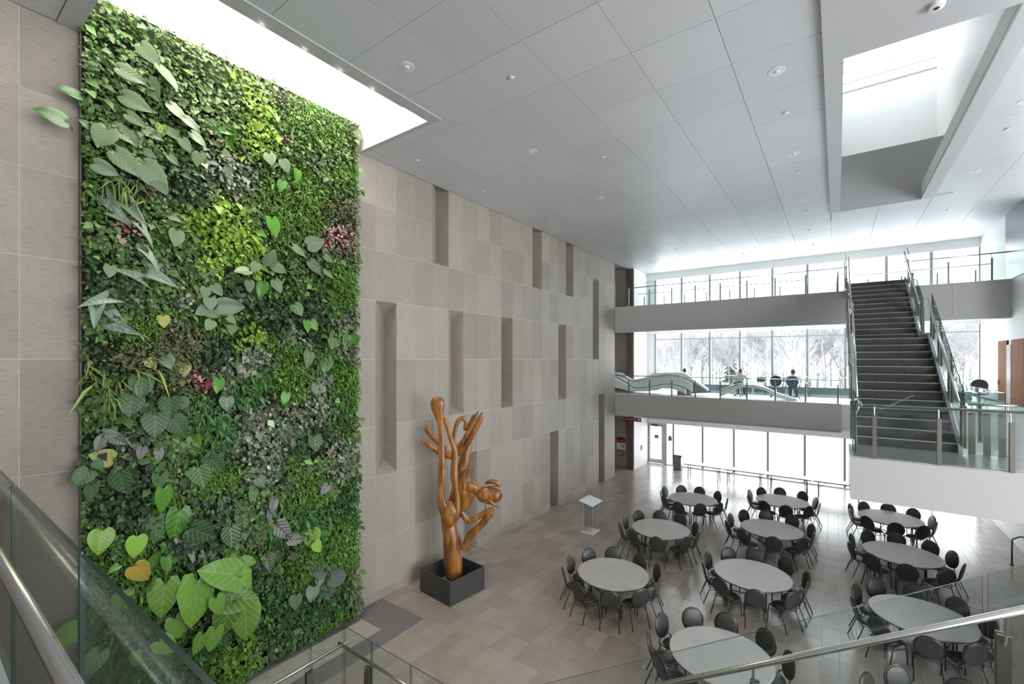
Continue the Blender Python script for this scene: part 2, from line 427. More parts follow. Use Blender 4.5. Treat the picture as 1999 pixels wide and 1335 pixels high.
# ---- bridges
def slabs(name, b, **kw): return struct(name, M['fascia'], b, **kw)
b2 = sroot('floor_bridge_middle')
MB().box(-4, XR, YB+.03, YF-.12, L2-1.05, L2).build('slab', M['white'], b2)
MB().box(-4.0, 0.0, YB, YB+.03, L2-1.08, L2).build('soffit_edge', M['fascia'], b2)
px = [0.002, 2.95, 5.17, 7.4, 9.75]
for a, b in zip(px[:-1], px[1:]): MB().box(a+.003, b-.003, YB, YB+.03, L2-1.08, L2+.02).build('panel', M['fascia'], b2)
MB().box(0, 9.75, YB+.05, YB+.30, L2-1.16, L2-1.05).build('soffit_edge', M['trim'], b2)
b3 = sroot('floor_bridge_upper')
MB().box(-4, XR, YB+.03, 25.35, L3-1.12, L3).build('slab', M['white'], b3)
px = [0.002, 1.86, 3.97, 6.3, 8.2, 9.92, 11.5, 13.0, XR]
for a, b in zip(px[:-1], px[1:]): MB().box(a+.003, b-.003, YB, YB+.03, L3-1.14, L3+.01).build('panel', M['fascia'], b3)
MB().box(0, XR, YB+.02, YB+.30, L3-1.34, L3-1.14).build('soffit_edge', M['trim'], b3)
MB().box(9.9, 11.6, 20.8, YB, L3-.35, L3).build('stair_head', M['fascia'], b3)
# middle-level landing and gallery to the right, with its void under the stair
g2 = sroot('floor_landing_middle')
MB().box(9.83, 22, 10.56, 12.18, L2-.75, L2).box(12.13, 22, 12.18, YB+.03, L2-.75, L2).build('slab', M['white'], g2)
MB().box(9.80, 22, 10.52, 10.56, L2-.78, L2+.0).build('fascia', M['fascia'], g2)
MB().box(9.80, 9.83, 10.56, 12.2, L2-.78, L2).build('fascia', M['fascia'], g2)
M['grey_floor'] = mat('grey_floor', (.30, .305, .315), .28)
fl = MB()
for i in range(21):
    for j in range(3): fl.box(9.85+i*.61+.003, 9.85+(i+1)*.61-.003, 10.66+j*.5+.003, 10.66+(j+1)*.5-.003, L2, L2+.008)
fl.build('tile_field', M['grey_floor'], g2, kind='stuff')
MB().box(12.2, XR, 12.16, YB, L2, L2+.008).build('floor_finish', M['grey_floor'], g2)
# right-hand wall
struct('wall_right', M['white'], mb=MB().box(XR, XR+.2, YB-1.5, YF+.1, L2, CE+.3).box(XR, XR+.2, 10, YF+.1, -.1, L2-.7))
M['blue_grey'] = mat('blue_grey_panel', (.16, .185, .21), .35)
struct('wall_right_panel', M['blue_grey'], (XR-.03, XR, YB-1.5, 23.23, L3, CE-.02))
struct('baseboard_right', M['white'], (XR-.03, XR, 12.5, YF-.15, 0, .18))
# room behind the camera
M['back_wall'] = mat('back_wall_panel', (.30, .27, .24), .7)
struct('wall_back', M['back_wall'], (-.5, 22, -7.2, -7, 0, CE+.3))
struct('wall_right_near', M['back_wall'], mb=MB().box(21.8, 22, -7, YB, 0, .9).box(21.8, 22, -7, YB, 10.9, CE+.3).box(21.8, 22, 10.2, YB, .9, 10.9))  # large side opening is invented, unseen, left open to brighten the near room
struct('floor_walkway', M['white'], (-.5, 22, -7, .30, L2-.7, L2-.01))
struct('floor_walkway_finish', mat('walkway_floor', (.07, .062, .055), .4), (0.01, 22, -7, .31, L2-.01, L2))
# ================================================================== RAILINGS AND STAIRS
def pane_mesh(p, mats):
    """8 corner points; the two large faces are clear glass, the rim shows green glass edge"""
    mb_ = MB().hexa(p); me = mb_.mesh('glass_panel', mats[0]); me.materials.append(mats[1])
    ar = sorted([(f.area, f.index) for f in me.polygons], reverse=True)
    for _, i in ar[2:]: me.polygons[i].material_index = 1
    return me
def railing(name, label, a, b, posts, breaks, side, group=None, rail_h=.97, glass_h=1.2, rail_off=.085, z_off=(0, 0), post_w=.10, post_t=.05, rail_ext=(0, 0), glass_lo=.06, rail_r=.024, plate_h=.80):
    """a, b: floor points; posts and breaks: distances along a-b (horizontal); side: +1/-1 which side the handrail stands"""
    a, b = Vector(a), Vector(b); d = b-a; hl = math.hypot(d.x, d.y); t = Vector((d.x/hl, d.y/hl, 0)); slope = d.z/hl
    nrm = Vector((-t.y, t.x, 0))*side
    root = empty(name, tuple(a), label, 'railing', group); off = Vector(a)
    def at(s, h=0, n=0): return a+t*s+Vector((0, 0, slope*s+h))+nrm*n
    th_ = .0065
    for s0, s1 in zip(breaks[:-1], breaks[1:]):
        s0, s1 = s0+.012, s1-.012
        pts = []
        for h in (glass_lo, glass_h):
            pts += [at(s0, h, -th_)-off, at(s1, h, -th_)-off, at(s1, h, th_)-off, at(s0, h, th_)-off]
        obj('glass_panel', pane_mesh(pts, (M['glass'], M['glass_edge'])), root)
    for s in posts:
        m_ = MB()
        for n0, n1 in ((.010, .010+post_t*.45), (-.010-post_t*.45, -.010)):
            q = [];
            for h in (-.02, plate_h):
                q += [at(s-post_w/2, h, n0), at(s+post_w/2, h, n0), at(s+post_w/2, h, n1), at(s-post_w/2, h, n1)]
            if slope:  # keep plates plumb with level tops
                for i in range(4): q[i].z = at(s, -.02).z; q[i+4].z = at(s, plate_h).z
            m_.hexa(q)
        po = m_.build('post', M['steel_plate'], root)
        MB().tube([at(s, plate_h-.06, .03), at(s, plate_h+.02, rail_off*.75), at(s, rail_h-.01, rail_off)], .009, 6).build('bracket', M['steel'], po)
    MB().tube([at(-rail_ext[0], rail_h, rail_off), at(hl+rail_ext[1], rail_h, rail_off)], rail_r, 14).build('handrail', M['steel'], root, smooth=True)
    return root
pp = [.74+1.111*k for k in range(9)]
railing('glass_railing', 'long glass railing on the front edge of the middle bridge', (0, YB+.07, L2), (9.80, YB+.07, L2), pp, [0]+[(p+q)/2 for p, q in zip(pp[:-1], pp[1:])]+[9.75], 1, 'bridge railings', post_w=.05)
railing('glass_railing', 'long glass railing on the front edge of the upper bridge, wall side of the stair', (0, YB+.07, L3), (9.86, YB+.07, L3), pp, [0]+[(p+q)/2 for p, q in zip(pp[:-1], pp[1:])]+[9.85], 1, 'bridge railings', post_w=.05)
railing('glass_railing', 'short glass railing on the upper bridge between the stair head and the white wall', (11.66, YB+.07, L3), (XR, YB+.07, L3), [.13, 1.24, 2.35], [0, .7, 1.8, 2.8], 1, 'bridge railings', post_w=.05)
pb = [.66+1.117*k for k in range(13)]
railing('glass_railing', 'glass railing on the window side of the upper bridge', (0, 25.3, L3), (XR, 25.3, L3), pb, [0]+[(p+q)/2 for p, q in zip(pb[:-1], pb[1:])]+[XR], -1, 'bridge railings', post_w=.045)
railing('glass_railing', 'glass railing along the windows of the middle bridge, behind the desks', (4.2, 26.45, L2), (XR, 26.45, L2), [.5, 2.4, 4.3, 6.2, 8.1, 9.8], [0, 2.4, 4.3, 6.2, 8.1, 10.2], -1, 'bridge railings', post_w=.045)
# landing at the foot of the upper stair
railing('glass_railing', 'glass railing with steel posts on the front edge of the stair landing', (9.85, 10.62, L2), (21.5, 10.62, L2), [.31, 1.18, 2.04, 2.9, 4.2, 5.5], [0, .33, 1.2, 2.06, 2.92, 4.2, 5.5, 7], 1, 'landing railings', post_w=.06)
railing('glass_railing', 'short glass railing on the open side of the stair landing', (9.88, 10.66, L2), (9.88, 12.05, L2), [.7], [0, 1.35], -1, 'landing railings', post_w=.10)
railing('glass_railing', 'short glass railing across the void at the foot of the stair', (11.66, 12.2, L2), (12.13, 12.17, L2), [.04, .24, .44], [0, .47], -1, 'landing railings', post_w=.10, rail_ext=(.02, .15))
railing('glass_railing', 'glass railing along the void between stair and gallery', (12.15, 12.22, L2), (12.15, YB, L2), [.2, 1.9, 3.6, 5.3, 7.0, 8.7], [0, 1.9, 3.6, 5.3, 7.0, 8.7, 10.4], -1, 'landing railings', post_w=.12)
# railings near the camera
railing('glass_railing', 'glass railing with thick steel handrail on the walkway edge before the planted wall', (0.02, .36, L2), (10.6, .36, L2), [1.2, 2.65, 4.15, 10.2], [0, 1.35, 2.85, 4.3, 5.5+.76, 7.62, 8.9, 10.2], -1)
# main stair down: landing rails and sloping flight rail
zl = .83
sl = .632
railing('glass_railing', 'glass corner railing on the lower landing facing the planted wall', (3.33, .9, zl), (3.33, 4.17, zl), [.6, 1.7, 2.71], [0, 1.35, 2.72, 3.27], -1, 'lower stair railings', post_w=.12)
railing('glass_railing', 'glass railing on the lower landing facing the stone wall and sculpture', (3.33, 4.17, zl), (5.98, 4.17, zl), [.62, 2.1], [0.02, .70, 1.55, 2.6], -1, 'lower stair railings', post_w=.12)
railing('glass_railing', 'sloping glass railing with steel handrail beside the round banquet tables', (6.0, 4.17, zl), (11.6, 4.17, zl+5.6*sl), [.15, 1.6, 3.05, 4.46], [0.02, .85, 2.22, 4.38, 5.55], -1, 'lower stair railings', post_w=.065)
# main stair: landing, flight
ms = empty('stone_stair', (3.3, 1.6, 0), 'grey stone stair with landing rising from the hall floor', 'stair')
MB().box(3.30, 6.0, 1.5, 4.2, zl-.2, zl).build('landing', M['grey_floor'], ms)
nst = 19; rise = (L2-zl)/nst; go = 5.6/nst
for k in range(nst):
    x = 6.0+k*go
    MB().box(x, x+go+.02, 1.55, 4.08, zl+k*rise, zl+(k+1)*rise).build('step', M['grey_floor'], ms)
for y in (1.5, 4.12):
    MB().prism([(6.0, zl-.25), (11.6, L2-.3), (11.6, L2+.04), (6.0, zl+.04)], 'y', y, y+.05).build('stringer', M['trim'], ms)
for k in range(5): MB().box(3.6, 6.0, 1.5-(k+1)*.29, 1.5-k*.29, 0, zl-(k+1)*.138).build('step', M['grey_floor'], ms)
MB().box(3.5, 3.7, 1.7, 4.0, 0, zl-.2).box(5.7, 5.9, 1.7, 4.0, 0, zl-.2).build('plinth', M['white'], ms)
# upper stair
us = empty('upper_stair', (10.7, 12.2, L2), 'dark tiled stair with pale nosings climbing to the upper bridge', 'stair')
XA, XB = 9.95, 11.5
n1s, n2s = 13, 12; r_ = (L3-L2)/25; g1 = .29; g2_ = .28; ya = 12.2; yland = ya+12*g1; yup = 17.45
tread_me = MB()
for (x0, x1) in ((0, .42), (.425, .98), (.985, 1.55)): tread_me.box(x0, x1, 0, g1+.02, 0, r_-.004)
tread_me = tread_me.mesh('step', M['stair_stone'])
nos_me = MB().box(0, 1.55, -.012, .03, r_-.016, r_+.001).mesh('nosing', M['nosing'])
for k in range(25):
    y = ya+k*g1 if k < 13 else yup+(k-13)*g2_
    s_ = obj('step', tread_me, us); s_.location = (XA-10.7, y-12.2, k*r_)
    o = obj('nosing', nos_me, s_)
zland = L2+13*r_
MB().box(XA, XB, yland+g1, yup+.02, zland-.18, zland).build('half_landing', M['stair_stone'], us)
def prof(off, dz): # flight outline in (y, z)
    return [(ya-.12+off, L2+dz), (yland+.1, zland+dz), (yup-.12, zland+dz), (20.85, L3+dz)]
up_ = prof(0, .12); lo_ = prof(.35, -.28)
poly = up_+[(20.85, L3-.36), (yup+.15, zland-.36), (yland+.42, zland-.36), (ya+.1, L2-.02), (ya-.12, L2-.02)]
M['stringer'] = mat('grey_stringer', (.36, .38, .42), .4)
for x in (XA-.06, XB): MB().prism(poly, 'x', x, x+.06).build('stringer', M['stringer'], us)
for (y0, z0, y1, z1) in ((ya+.4, L2, yland+.4, zland), (yland+.4, zland, yup+.2, zland), (yup+.2, zland, 20.85, L3)):
    MB().hexa([(XA, y0, z0-.36), (XB, y0, z0-.36), (XB, y1, z1-.36), (XA, y1, z1-.36), (XA, y0, z0-.24), (XB, y0, z0-.24), (XB, y1, z1-.24), (XA, y1, z1-.24)]).build('soffit', M['white'], us)
s1 = (zland-L2)/(yland-ya+.05); s2 = (L3-zland)/(20.8-yup)
for x, side, nm in ((XA-.09, -1, 'open'), (XB+.09, 1, 'gallery')):
    nm2 = 'on the hall side of' if side < 0 else 'on the gallery side of'
    railing('stair_railing', f'sloping glass railing {nm2} the lower flight of the dark stair', (x, ya-.1, L2+.05), (x, yland+.15, zland+.05), [.12, 1.35, 2.55, 3.6], [0, 1.3, 2.6, 3.72], side, 'upper stair railings', post_w=.22, glass_h=1.1)
    railing('stair_railing', f'sloping glass railing {nm2} the upper flight of the dark stair', (x, yup-.2, zland+.05), (x, 20.85, L3+.05), [.12, 1.2, 2.3, 3.3], [0, 1.2, 2.4, 3.6], side, 'upper stair railings', post_w=.22, glass_h=1.1)
# ================================================================== BANQUET TABLES AND CHAIRS
m = M['vinyl'] = mat('black_vinyl', (.045, .045, .043), .38, spec=.5)
L(m, ramp(m, noise(m, N(m, 'ShaderNodeTexCoord').outputs['Object'], 60, 3), [(.3, (.036, .036, .034)), (.7, (.056, .056, .053))]), bsdf(m).inputs['Base Color'])
M['chair_frame'] = mat('chair_tube', (.085, .08, .075), .3, metal=.85)
m = M['laminate'] = mat('table_laminate', (.40, .385, .36), .42, spec=.4)
pos = N(m, 'ShaderNodeTexCoord').outputs['Object']
L(m, ramp(m, noise(m, pos, 2.2, 5, .6), [(.3, (.37, .36, .337)), (.7, (.44, .425, .40))]), bsdf(m).inputs['Base Color'])
M['edge'] = mat('table_edge', (.10, .095, .09), .5)

def lens(mb_, cx, cy, cz, hw, hh, t, nu, axis_u, axis_v, axis_n):
    """padded oval cushion"""
    au, av, an = Vector(axis_u), Vector(axis_v), Vector(axis_n); c = Vector((cx, cy, cz)); prof = [(0.0, t), (.55, t*.92), (.86, t*.62), (1.0, .012), (1.0, -.012), (.86, -t*.5), (.5, -t*.6), (0.0, -t*.6)]
    v = []; f = []
    rings = []
    for (r, h) in prof:
        if r == 0: rings.append([len(v)]); v.append(c+an*h)
        else:
            rings.append(list(range(len(v), len(v)+nu)))
            for k in range(nu):
                a = 2*PI*k/nu; ca, sa = math.cos(a), math.sin(a)
                e = 2/2.35
                u = math.copysign(abs(ca)**e, ca); w_ = math.copysign(abs(sa)**e, sa)
                v.append(c+au*(u*hw*r)+av*(w_*hh*r)+an*h)
    for A, B in zip(rings[:-1], rings[1:]):
        for k in range(nu):
            k2 = (k+1) % nu
            if len(A) == 1: f.append((A[0], B[k], B[k2]))
            elif len(B) == 1: f.append((A[k], B[0], A[k2]))
            else: f.append((A[k], B[k], B[k2], A[k2]))
    mb_.add(v, f)
def make_chair():
    r = empty('banquet_chair', (0, 0, 0), 'x', 'chair')
    m_ = MB(); lens(m_, 0, .02, .455, .215, .215, .045, 24, (1, 0, 0), (0, 1, 0), (0, 0, 1)); m_.build('seat', M['vinyl'], r, smooth=True)
    tl = .20; bu = Vector((0, -math.sin(tl), math.cos(tl))); bn = Vector((0, math.cos(tl), math.sin(tl)))
    bc = Vector((0, -.265, .705))
    m_ = MB(); lens(m_, *bc, .205, .225, .032, 24, (1, 0, 0), bu, bn); m_.build('backrest', M['vinyl'], r, smooth=True)
    loop = []
    for k in range(29):
        a = PI*(-.30)+k/28*PI*1.60
        loop.append(bc+Vector((1, 0, 0))*(math.cos(a)*.218)+bu*(math.sin(a)*.238))
    lo0, lo1 = loop[0], loop[-1]
    pts = [(.195, -.175, .40), (.197, -.195, .47)]+[tuple(p) for p in loop]+[(-.197, -.195, .47), (-.195, -.175, .40)]
    MB().tube(pts, .0125, 8).build('back_frame', M['chair_frame'], r, smooth=True)
    MB().tube([(-.045, bc.y-.046, bc.z+.222), (.045, bc.y-.046, bc.z+.222)], .012, 6).build('hand_grip', M['chair_frame'], r)
    MB().tube([(.19, .20, .425), (.195, -.19, .425), (-.195, -.19, .425), (-.19, .20, .425), (.19, .20, .425)], .011, 6).build('seat_frame', M['chair_frame'], r)
    for s in (-1, 1):
        MB().tube([(s*.19, .19, .43), (s*.205, .215, .30), (s*.215, .225, 0)], .0125, 8).build('leg', M['chair_frame'], r, smooth=True)
        MB().tube([(s*.195, -.16, .43), (s*.205, -.20, .33), (s*.22, -.335, 0)], .0125, 8).build('leg', M['chair_frame'], r, smooth=True)
        MB().tube([(s*.20, .20, .33), (s*.205, -.18, .36)], .008, 6).build('stretcher', M['chair_frame'], r)
    return r
def make_table():
    r = empty('round_table', (0, 0, 0), 'x', 'table')
    R = .885
    MB().lathe([(R-.004, .735), (R, .738), (R, .752), (R-.006, .757)], n=64).build('tabletop', M['laminate'], r)
    MB().lathe([(R-.03, .715), (R-.002, .718), (R-.002, .737), (R-.03, .737)], n=64).build('edge_band', M['edge'], r)
    for s in (-1, 1):
        for t_ in (-1, 1):
            MB().tube([(s*.42, t_*.36, .73), (s*.46, t_*.38, .55), (s*.47, t_*.38, 0)], .016, 8).build('leg', M['dark_metal'], r, smooth=True)
        MB().tube([(s*.465, -.38, .42), (s*.465, .38, .42)], .012, 6).build('cross_bar', M['dark_metal'], r)
        MB().tube([(s*.465, 0, .42), (s*.10, 0, .72)], .010, 6).build('brace', M['dark_metal'], r)
    return r
tables = [  # centre, where, (direction of each chair, distance of its back)
    (4.96, 10.82, 'beside the carved wooden sculpture', [(3, 1.18), (39, 1.2), (75, 1.17), (113, 1.2), (149, 1.17), (187, 1.2), (220, 1.3), (255, 1.33), (290, 1.3), (325, 1.24)]),
    (4.98, 14.58, 'beside the clear acrylic lectern', [(38, 1.18), (76, 1.31), (110, 1.23), (145, 1.24), (181, 1.2), (216, 1.33), (249, 1.31), (283, 1.26), (322, 1.23), (360, 1.17)]),
    (5.02, 18.42, 'opposite the grey waste bin', [(15, 1.25), (54, 1.23), (92, 1.22), (126, 1.24), (161, 1.31), (196, 1.2), (228, 1.25), (262, 1.36), (297, 1.2), (335, 1.2)]),
    (7.88, 20.18, 'at window end of middle row', [(28, 1.22), (63, 1.35), (98, 1.3), (134, 1.2), (169, 1.2), (208, 1.22), (246, 1.2), (281, 1.23), (318, 1.23), (354, 1.24)]),
    (7.88, 16.64, 'second from the windows, middle row', [(31, 1.27), (69, 1.41), (102, 1.36), (136, 1.31), (171, 1.28), (207, 1.36), (241, 1.36), (279, 1.26), (315, 1.27), (353, 1.17)]),
    (7.85, 12.84, 'third from the windows, middle row', [(26, 1.29), (60, 1.36), (94, 1.25), (128, 1.2), (165, 1.18), (205, 1.18), (244, 1.26), (281, 1.25), (319, 1.27), (353, 1.2)]),
    (7.85, 8.99, 'fourth from the windows, middle row', [(24, 1.2), (58, 1.23), (95, 1.22), (128, 1.26), (162, 1.29), (194, 1.3), (227, 1.27), (260, 1.25)]),
    (11.09, 20.21, 'at window end of landing row', [(18, 1.2), (54, 1.23), (90, 1.18), (127, 1.18), (163, 1.18), (201, 1.2), (236, 1.2), (272, 1.2), (308, 1.25), (344, 1.18)]),
    (11.08, 16.65, 'second from the windows, landing row', [(22, 1.22), (56, 1.28), (91, 1.3), (125, 1.27), (160, 1.22), (198, 1.25), (234, 1.3), (270, 1.32), (306, 1.35), (341, 1.26)]),
    (11.05, 12.84, 'third from the windows, landing row', [(20, 1.2), (55, 1.25), (89, 1.28), (124, 1.29), (159, 1.2), (196, 1.22), (233, 1.3), (269, 1.28), (304, 1.23), (339, 1.2)]),
    (11.08, 9.03, 'fourth from the windows, landing row', [(81, 1.35), (119, 1.32), (152, 1.25)])]
ORD = ['first', 'second', 'third', 'fourth', 'fifth', 'sixth', 'seventh', 'eighth', 'ninth', 'tenth']
ch0 = make_chair(); tb0 = make_table(); first = True
for (x, y, where, angs) in tables:
    t = tb0 if first else copy_tree(tb0)
    t.location = (x, y, 0); t.rotation_euler = (0, 0, random.uniform(0, PI))
    tag(t, f'round folding banquet table with pale grey top {where}', 'table', 'round banquet tables')
    o_ = sorted(range(len(angs)), key=lambda i: (90-angs[i][0]+9) % 360); rank = {i: k for k, i in enumerate(o_)}
    for ia, (a, rb) in enumerate(angs):
        c = ch0 if first else copy_tree(ch0); first = False
        rd = rb-.312; ar = math.radians(a)
        c.location = (x+rd*math.cos(ar), y+rd*math.sin(ar), 0); c.rotation_euler = (0, 0, ar+PI/2+random.uniform(-.09, .09))
        lab = f'black oval-backed chair, {ORD[rank[ia]]} clockwise from window side, table {where}'
        tag(c, lab, 'chair', f'chairs at the table {where}')

# ---- folding tables along the windows
M['fold_top'] = mat('folding_table_top', (.72, .72, .70), .45)
def folding_table(x0, x1, label):
    y0, y1 = 24.38, 25.08; r = empty('folding_table', ((x0+x1)/2, (y0+y1)/2, 0), label, 'table', 'folding tables by the windows')
    MB().box(x0+.01, x1-.01, y0, y1, .725, .755).build('tabletop', M['fold_top'], r, bevel=.006)
    MB().box(x0+.03, x1-.03, y0+.01, y0+.03, .695, .725).box(x0+.03, x1-.03, y1-.03, y1-.01, .695, .725).build('apron', M['edge'], r)
    for s, x in ((1, x0+.22), (-1, x1-.22)):
        for y in (y0+.1, y1-.1):
            MB().tube([(x, y, .72), (x, y+(.06 if y < 24.7 else -.06), .38), (x, y-(.03 if y < 24.7 else -.03), 0)], .020, 6).build('leg', M['dark_metal'], r)
        MB().tube([(x, y0+.16, .38), (x, y1-.16, .38)], .014, 6).build('cross_bar', M['dark_metal'], r)
        MB().tube([(x, 24.73, .4), (x+s*.42, 24.73, .715)], .012, 6).build('brace', M['dark_metal'], r)
for i, lb in enumerate(['end of the row beside the waste bin', 'second in the row from the waste bin', 'third in the row from the waste bin', 'fourth in the row from the waste bin']):
    folding_table(3.06+1.88*i, 3.06+1.88*(i+1), f'white folding table before the windows, {lb}')
# ---- waste bin
wb = empty('waste_bin', (2.33, 26.05, 0), 'grey steel waste bin with dark top by the glass door', 'bin')
MB().box(2.12, 2.54, 25.85, 26.27, 0.02, .72).build('body', mat('bin_grey', (.22, .23, .24), .4, metal=.5), wb, bevel=.02)
MB().box(2.10, 2.56, 25.83, 26.29, .72, .84).build('hood', M['dark_metal'], wb, bevel=.015)
MB().box(2.10, 2.56, 25.83, 26.29, .84, .87).build('lid', M['steel'], wb)
MB().box(2.2, 2.46, 25.822, 25.832, .745, .82).build('opening', M['joint'], wb)
# ---- acrylic lectern
lc = empty('lectern', (2.39, 14.84, 0), 'clear acrylic lectern with slanted top standing by the stone wall', 'lectern')
ac = M['acrylic']; M['acrylic_edge'] = mat('acrylic_edge', (.75, .77, .78), .2)
def apane(nm, p, par):
    off = world_loc(par); me = pane_mesh([Vector(q)-off for q in p], (ac, M['acrylic_edge'])); return obj(nm, me, par)
def abox(nm, x0, x1, y0, y1, z0, z1):
    return apane(nm, [(x0, y0, z0), (x1, y0, z0), (x1, y1, z0), (x0, y1, z0), (x0, y0, z1), (x1, y0, z1), (x1, y1, z1), (x0, y1, z1)], lc)
M['frost'] = mat('frosted_acrylic', (.74, .77, .78), .3)
MB().box(2.15, 2.62, 14.54, 15.14, .0, .025).build('base', M['frost'], lc, bevel=.004)
abox('side_panel', 2.22, 2.56, 14.60, 14.615, .025, 1.06); abox('side_panel', 2.22, 2.56, 15.06, 15.075, .025, 1.06)
abox('front_panel', 2.215, 2.23, 14.615, 15.06, .025, 1.12)
abox('shelf', 2.23, 2.54, 14.62, 15.055, .80, .812)
p = [(2.12, 14.42, 1.16), (2.66, 14.42, 1.04), (2.66, 15.26, 1.04), (2.12, 15.26, 1.16)]
MB().hexa(p+[(a, b, c_+.015) for a, b, c_ in p]).build('reading_top', M['frost'], lc)
mc = MB().tube([(2.2, 15.0, 1.15), (2.24, 15.0, 1.28), (2.33, 14.98, 1.36)], .006, 6).build('microphone', M['dark_metal'], lc)
# ================================================================== SCULPTURE
m = M['wood'] = mat('carved_wood', (.4, .2, .06), .34, spec=.5)
tc = N(m, 'ShaderNodeTexCoord').outputs['Object']
n1 = noise(m, mapping(m, tc, (7, 7, .8)), 1.6, 5, .6); n2 = noise(m, tc, 1.3, 3)
c = ramp(m, n1, [(.25, (.085, .028, .006)), (.42, (.21, .078, .014)), (.58, (.34, .150, .032)), (.8, (.52, .29, .09))])
c = mixc(m, .8, c, ramp(m, n2, [(.34, (.42, .34, .30)), (.6, (1.25, 1.2, 1.15))]), 'MULTIPLY')
L(m, c, bsdf(m).inputs['Base Color']); bump(m, n1, .12, .01); bsdf(m).inputs['Coat Weight'].default_value = .25; bsdf(m).inputs['Coat Roughness'].default_value = .2
SB = Vector((1.2, 8.86, 0)); SR = Vector((rtv[0], rtv[1], 0)); SF = Vector((fwv[0], fwv[1], 0)); SK = .01378
def sp(u, v, dep=0): return SB+SR*((u-882.5)*SK)+SF*dep+Vector((0, 0, 6.2-(v-702)*SK))
def limb(name, pts, ratio=.6, n=14, k=6, flat=None):
    """pts: (across, down, depth, width) of the carving, widths in the same units; ratio: thickness/width"""
    P_ = catmull(pts, k); m_ = MB(); rings = []; N_ = len(P_)
    for i, p in enumerate(P_):
        q = sp(p[0], p[1], p[2]); a = sp(*P_[max(i-1, 0)][:3]); b = sp(*P_[min(i+1, N_-1)][:3]); t = (b-a).normalized()
        wv = t.cross(SF); wv = wv.normalized() if wv.length > .05 else SR
        tv = wv.cross(t).normalized(); hw = max(p[3], .6)*SK/2; ht = hw*ratio
        if p[3] > 20: ht = min(ht, .17)
        ring = []
        for j in range(n):
            an = 2*PI*j/n; cx, cy = math.cos(an), math.sin(an)
            ring.append(q+wv*(hw*cx)+tv*(ht*math.copysign(abs(cy)**.8, cy)*(1-.25*abs(cx))))
        rings.append(ring)
    v = [x for r in rings for x in r]; f = []
    for i in range(N_-1):
        for j in range(n):
            a = i*n+j; b = i*n+(j+1) % n; f.append((a, b, b+n, a+n))
    f.append(tuple(reversed(range(n)))); f.append(tuple(range((N_-1)*n, N_*n)))
    m_.add(v, f); return m_.build(name, M['wood'], sculp, smooth=True)
sculp = empty('wooden_sculpture', (1.2, 8.86, .1), 'tall carved wooden sculpture of curling limbs standing in a black box plinth', 'sculpture')
limb('trunk', [(887, 1128, 0, 30), (886, 1112, 0, 35), (884, 1085, 0, 36), (881, 1050, 0, 32), (877, 1025, .03, 30), (876, 1005, .06, 30), (882, 985, .12, 26)], .75, 18)
limb('vessel', [(879, 976, -.10, 8), (879, 983, -.11, 24), (879, 994, -.13, 34), (880, 1006, -.14, 31), (881, 1017, -.14, 20), (881, 1026, -.13, 5)], .40, 18)
limb('arm', [(880, 1023, -.13, 5), (874, 1008, -.14, 17), (867, 990, -.14, 17), (863.5, 970, -.13, 14), (863, 952, -.13, 12.5), (864, 930, -.13, 13.5), (864, 904, -.12, 13), (863, 868, -.10, 11), (862, 835, -.10, 10), (859, 812, -.10, 17), (856.5, 796, -.10, 26), (856, 784, -.1, 27), (856, 776.5, -.1, 18), (856, 774, -.1, 5)], .42)
limb('arm', [(882, 1023, -.12, 5), (888, 1008, -.13, 16), (893, 990, -.13, 14), (894, 970, -.12, 11), (892, 955, -.12, 9.5), (888, 932, -.10, 15), (888, 905, -.06, 14), (889, 882, -.04, 11), (883, 862, -.02, 10), (875, 838, .02, 9), (869, 820, .05, 7), (867, 814, .05, 3)], .55)
limb('branch', [(825, 857, -.05, 5), (832, 863, -.05, 10), (846, 874, -.04, 11), (862, 884, 0, 14), (880, 888, .03, 18), (898, 880, .05, 17), (912, 865, .06, 13), (926, 842, .06, 12), (938, 817, .06, 11), (943, 806, .06, 5)], .5)
limb('branch', [(829, 833, .06, 6), (834, 840, .06, 11), (845, 854, .05, 10), (858, 868, .04, 8), (872, 876, .03, 6)], .5)
limb('branch', [(890, 872, -.02, 6), (899, 866, -.02, 7), (912, 848, -.02, 8), (924, 824, -.02, 7), (934, 803, -.02, 4)], .6)
limb('hook', [(888, 880, .03, 6), (887, 858, .03, 7), (889, 838, .03, 8), (895, 822, .04, 9), (904, 817, .05, 9), (910, 826, .06, 8), (908, 838, .06, 8), (917, 830, .08, 8), (923, 815, .08, 6), (926, 810, .08, 3)], .6)
limb('wing', [(917, 862, .22, 4), (914, 868, .22, 12), (908, 890, .2, 20), (901, 925, .16, 22), (893, 960, .10, 26), (888, 990, .08, 30), (884, 1010, .05, 24)], .5, 16)
limb('fin', [(927, 917, .02, 2), (920, 920, .02, 9), (910, 930, .03, 20), (907, 946, .05, 34), (908, 962, .07, 40), (901, 982, .08, 36), (890, 1003, .06, 24), (884, 1020, .04, 14)], .38, 16)
limb('neck', [(905, 948, .05, 26), (918, 951, .05, 26), (930, 955, .05, 21), (944, 960, .04, 18), (954, 962, .03, 10)], .7)
limb('head', [(930, 968, .0, 5), (936, 967, .0, 24), (950, 966, 0, 34), (963, 967, 0, 37), (971, 971, 0, 32), (976, 976, 0, 12)], .75, 16)
limb('curl', [(946, 958, -.04, 4), (952, 956, -.05, 7), (962, 950, -.06, 9), (972, 952, -.05, 8), (976, 960, -.04, 5)], .9)
limb('curl', [(948, 944, -.02, 4), (956, 940, -.03, 8), (966, 940, -.03, 9), (974, 946, -.02, 7), (974, 953, -.02, 4)], .9)
limb('curl', [(947, 978, -.17, 3), (956, 973, -.19, 6), (966, 982, -.18, 6), (974, 986, -.15, 3)], .9)
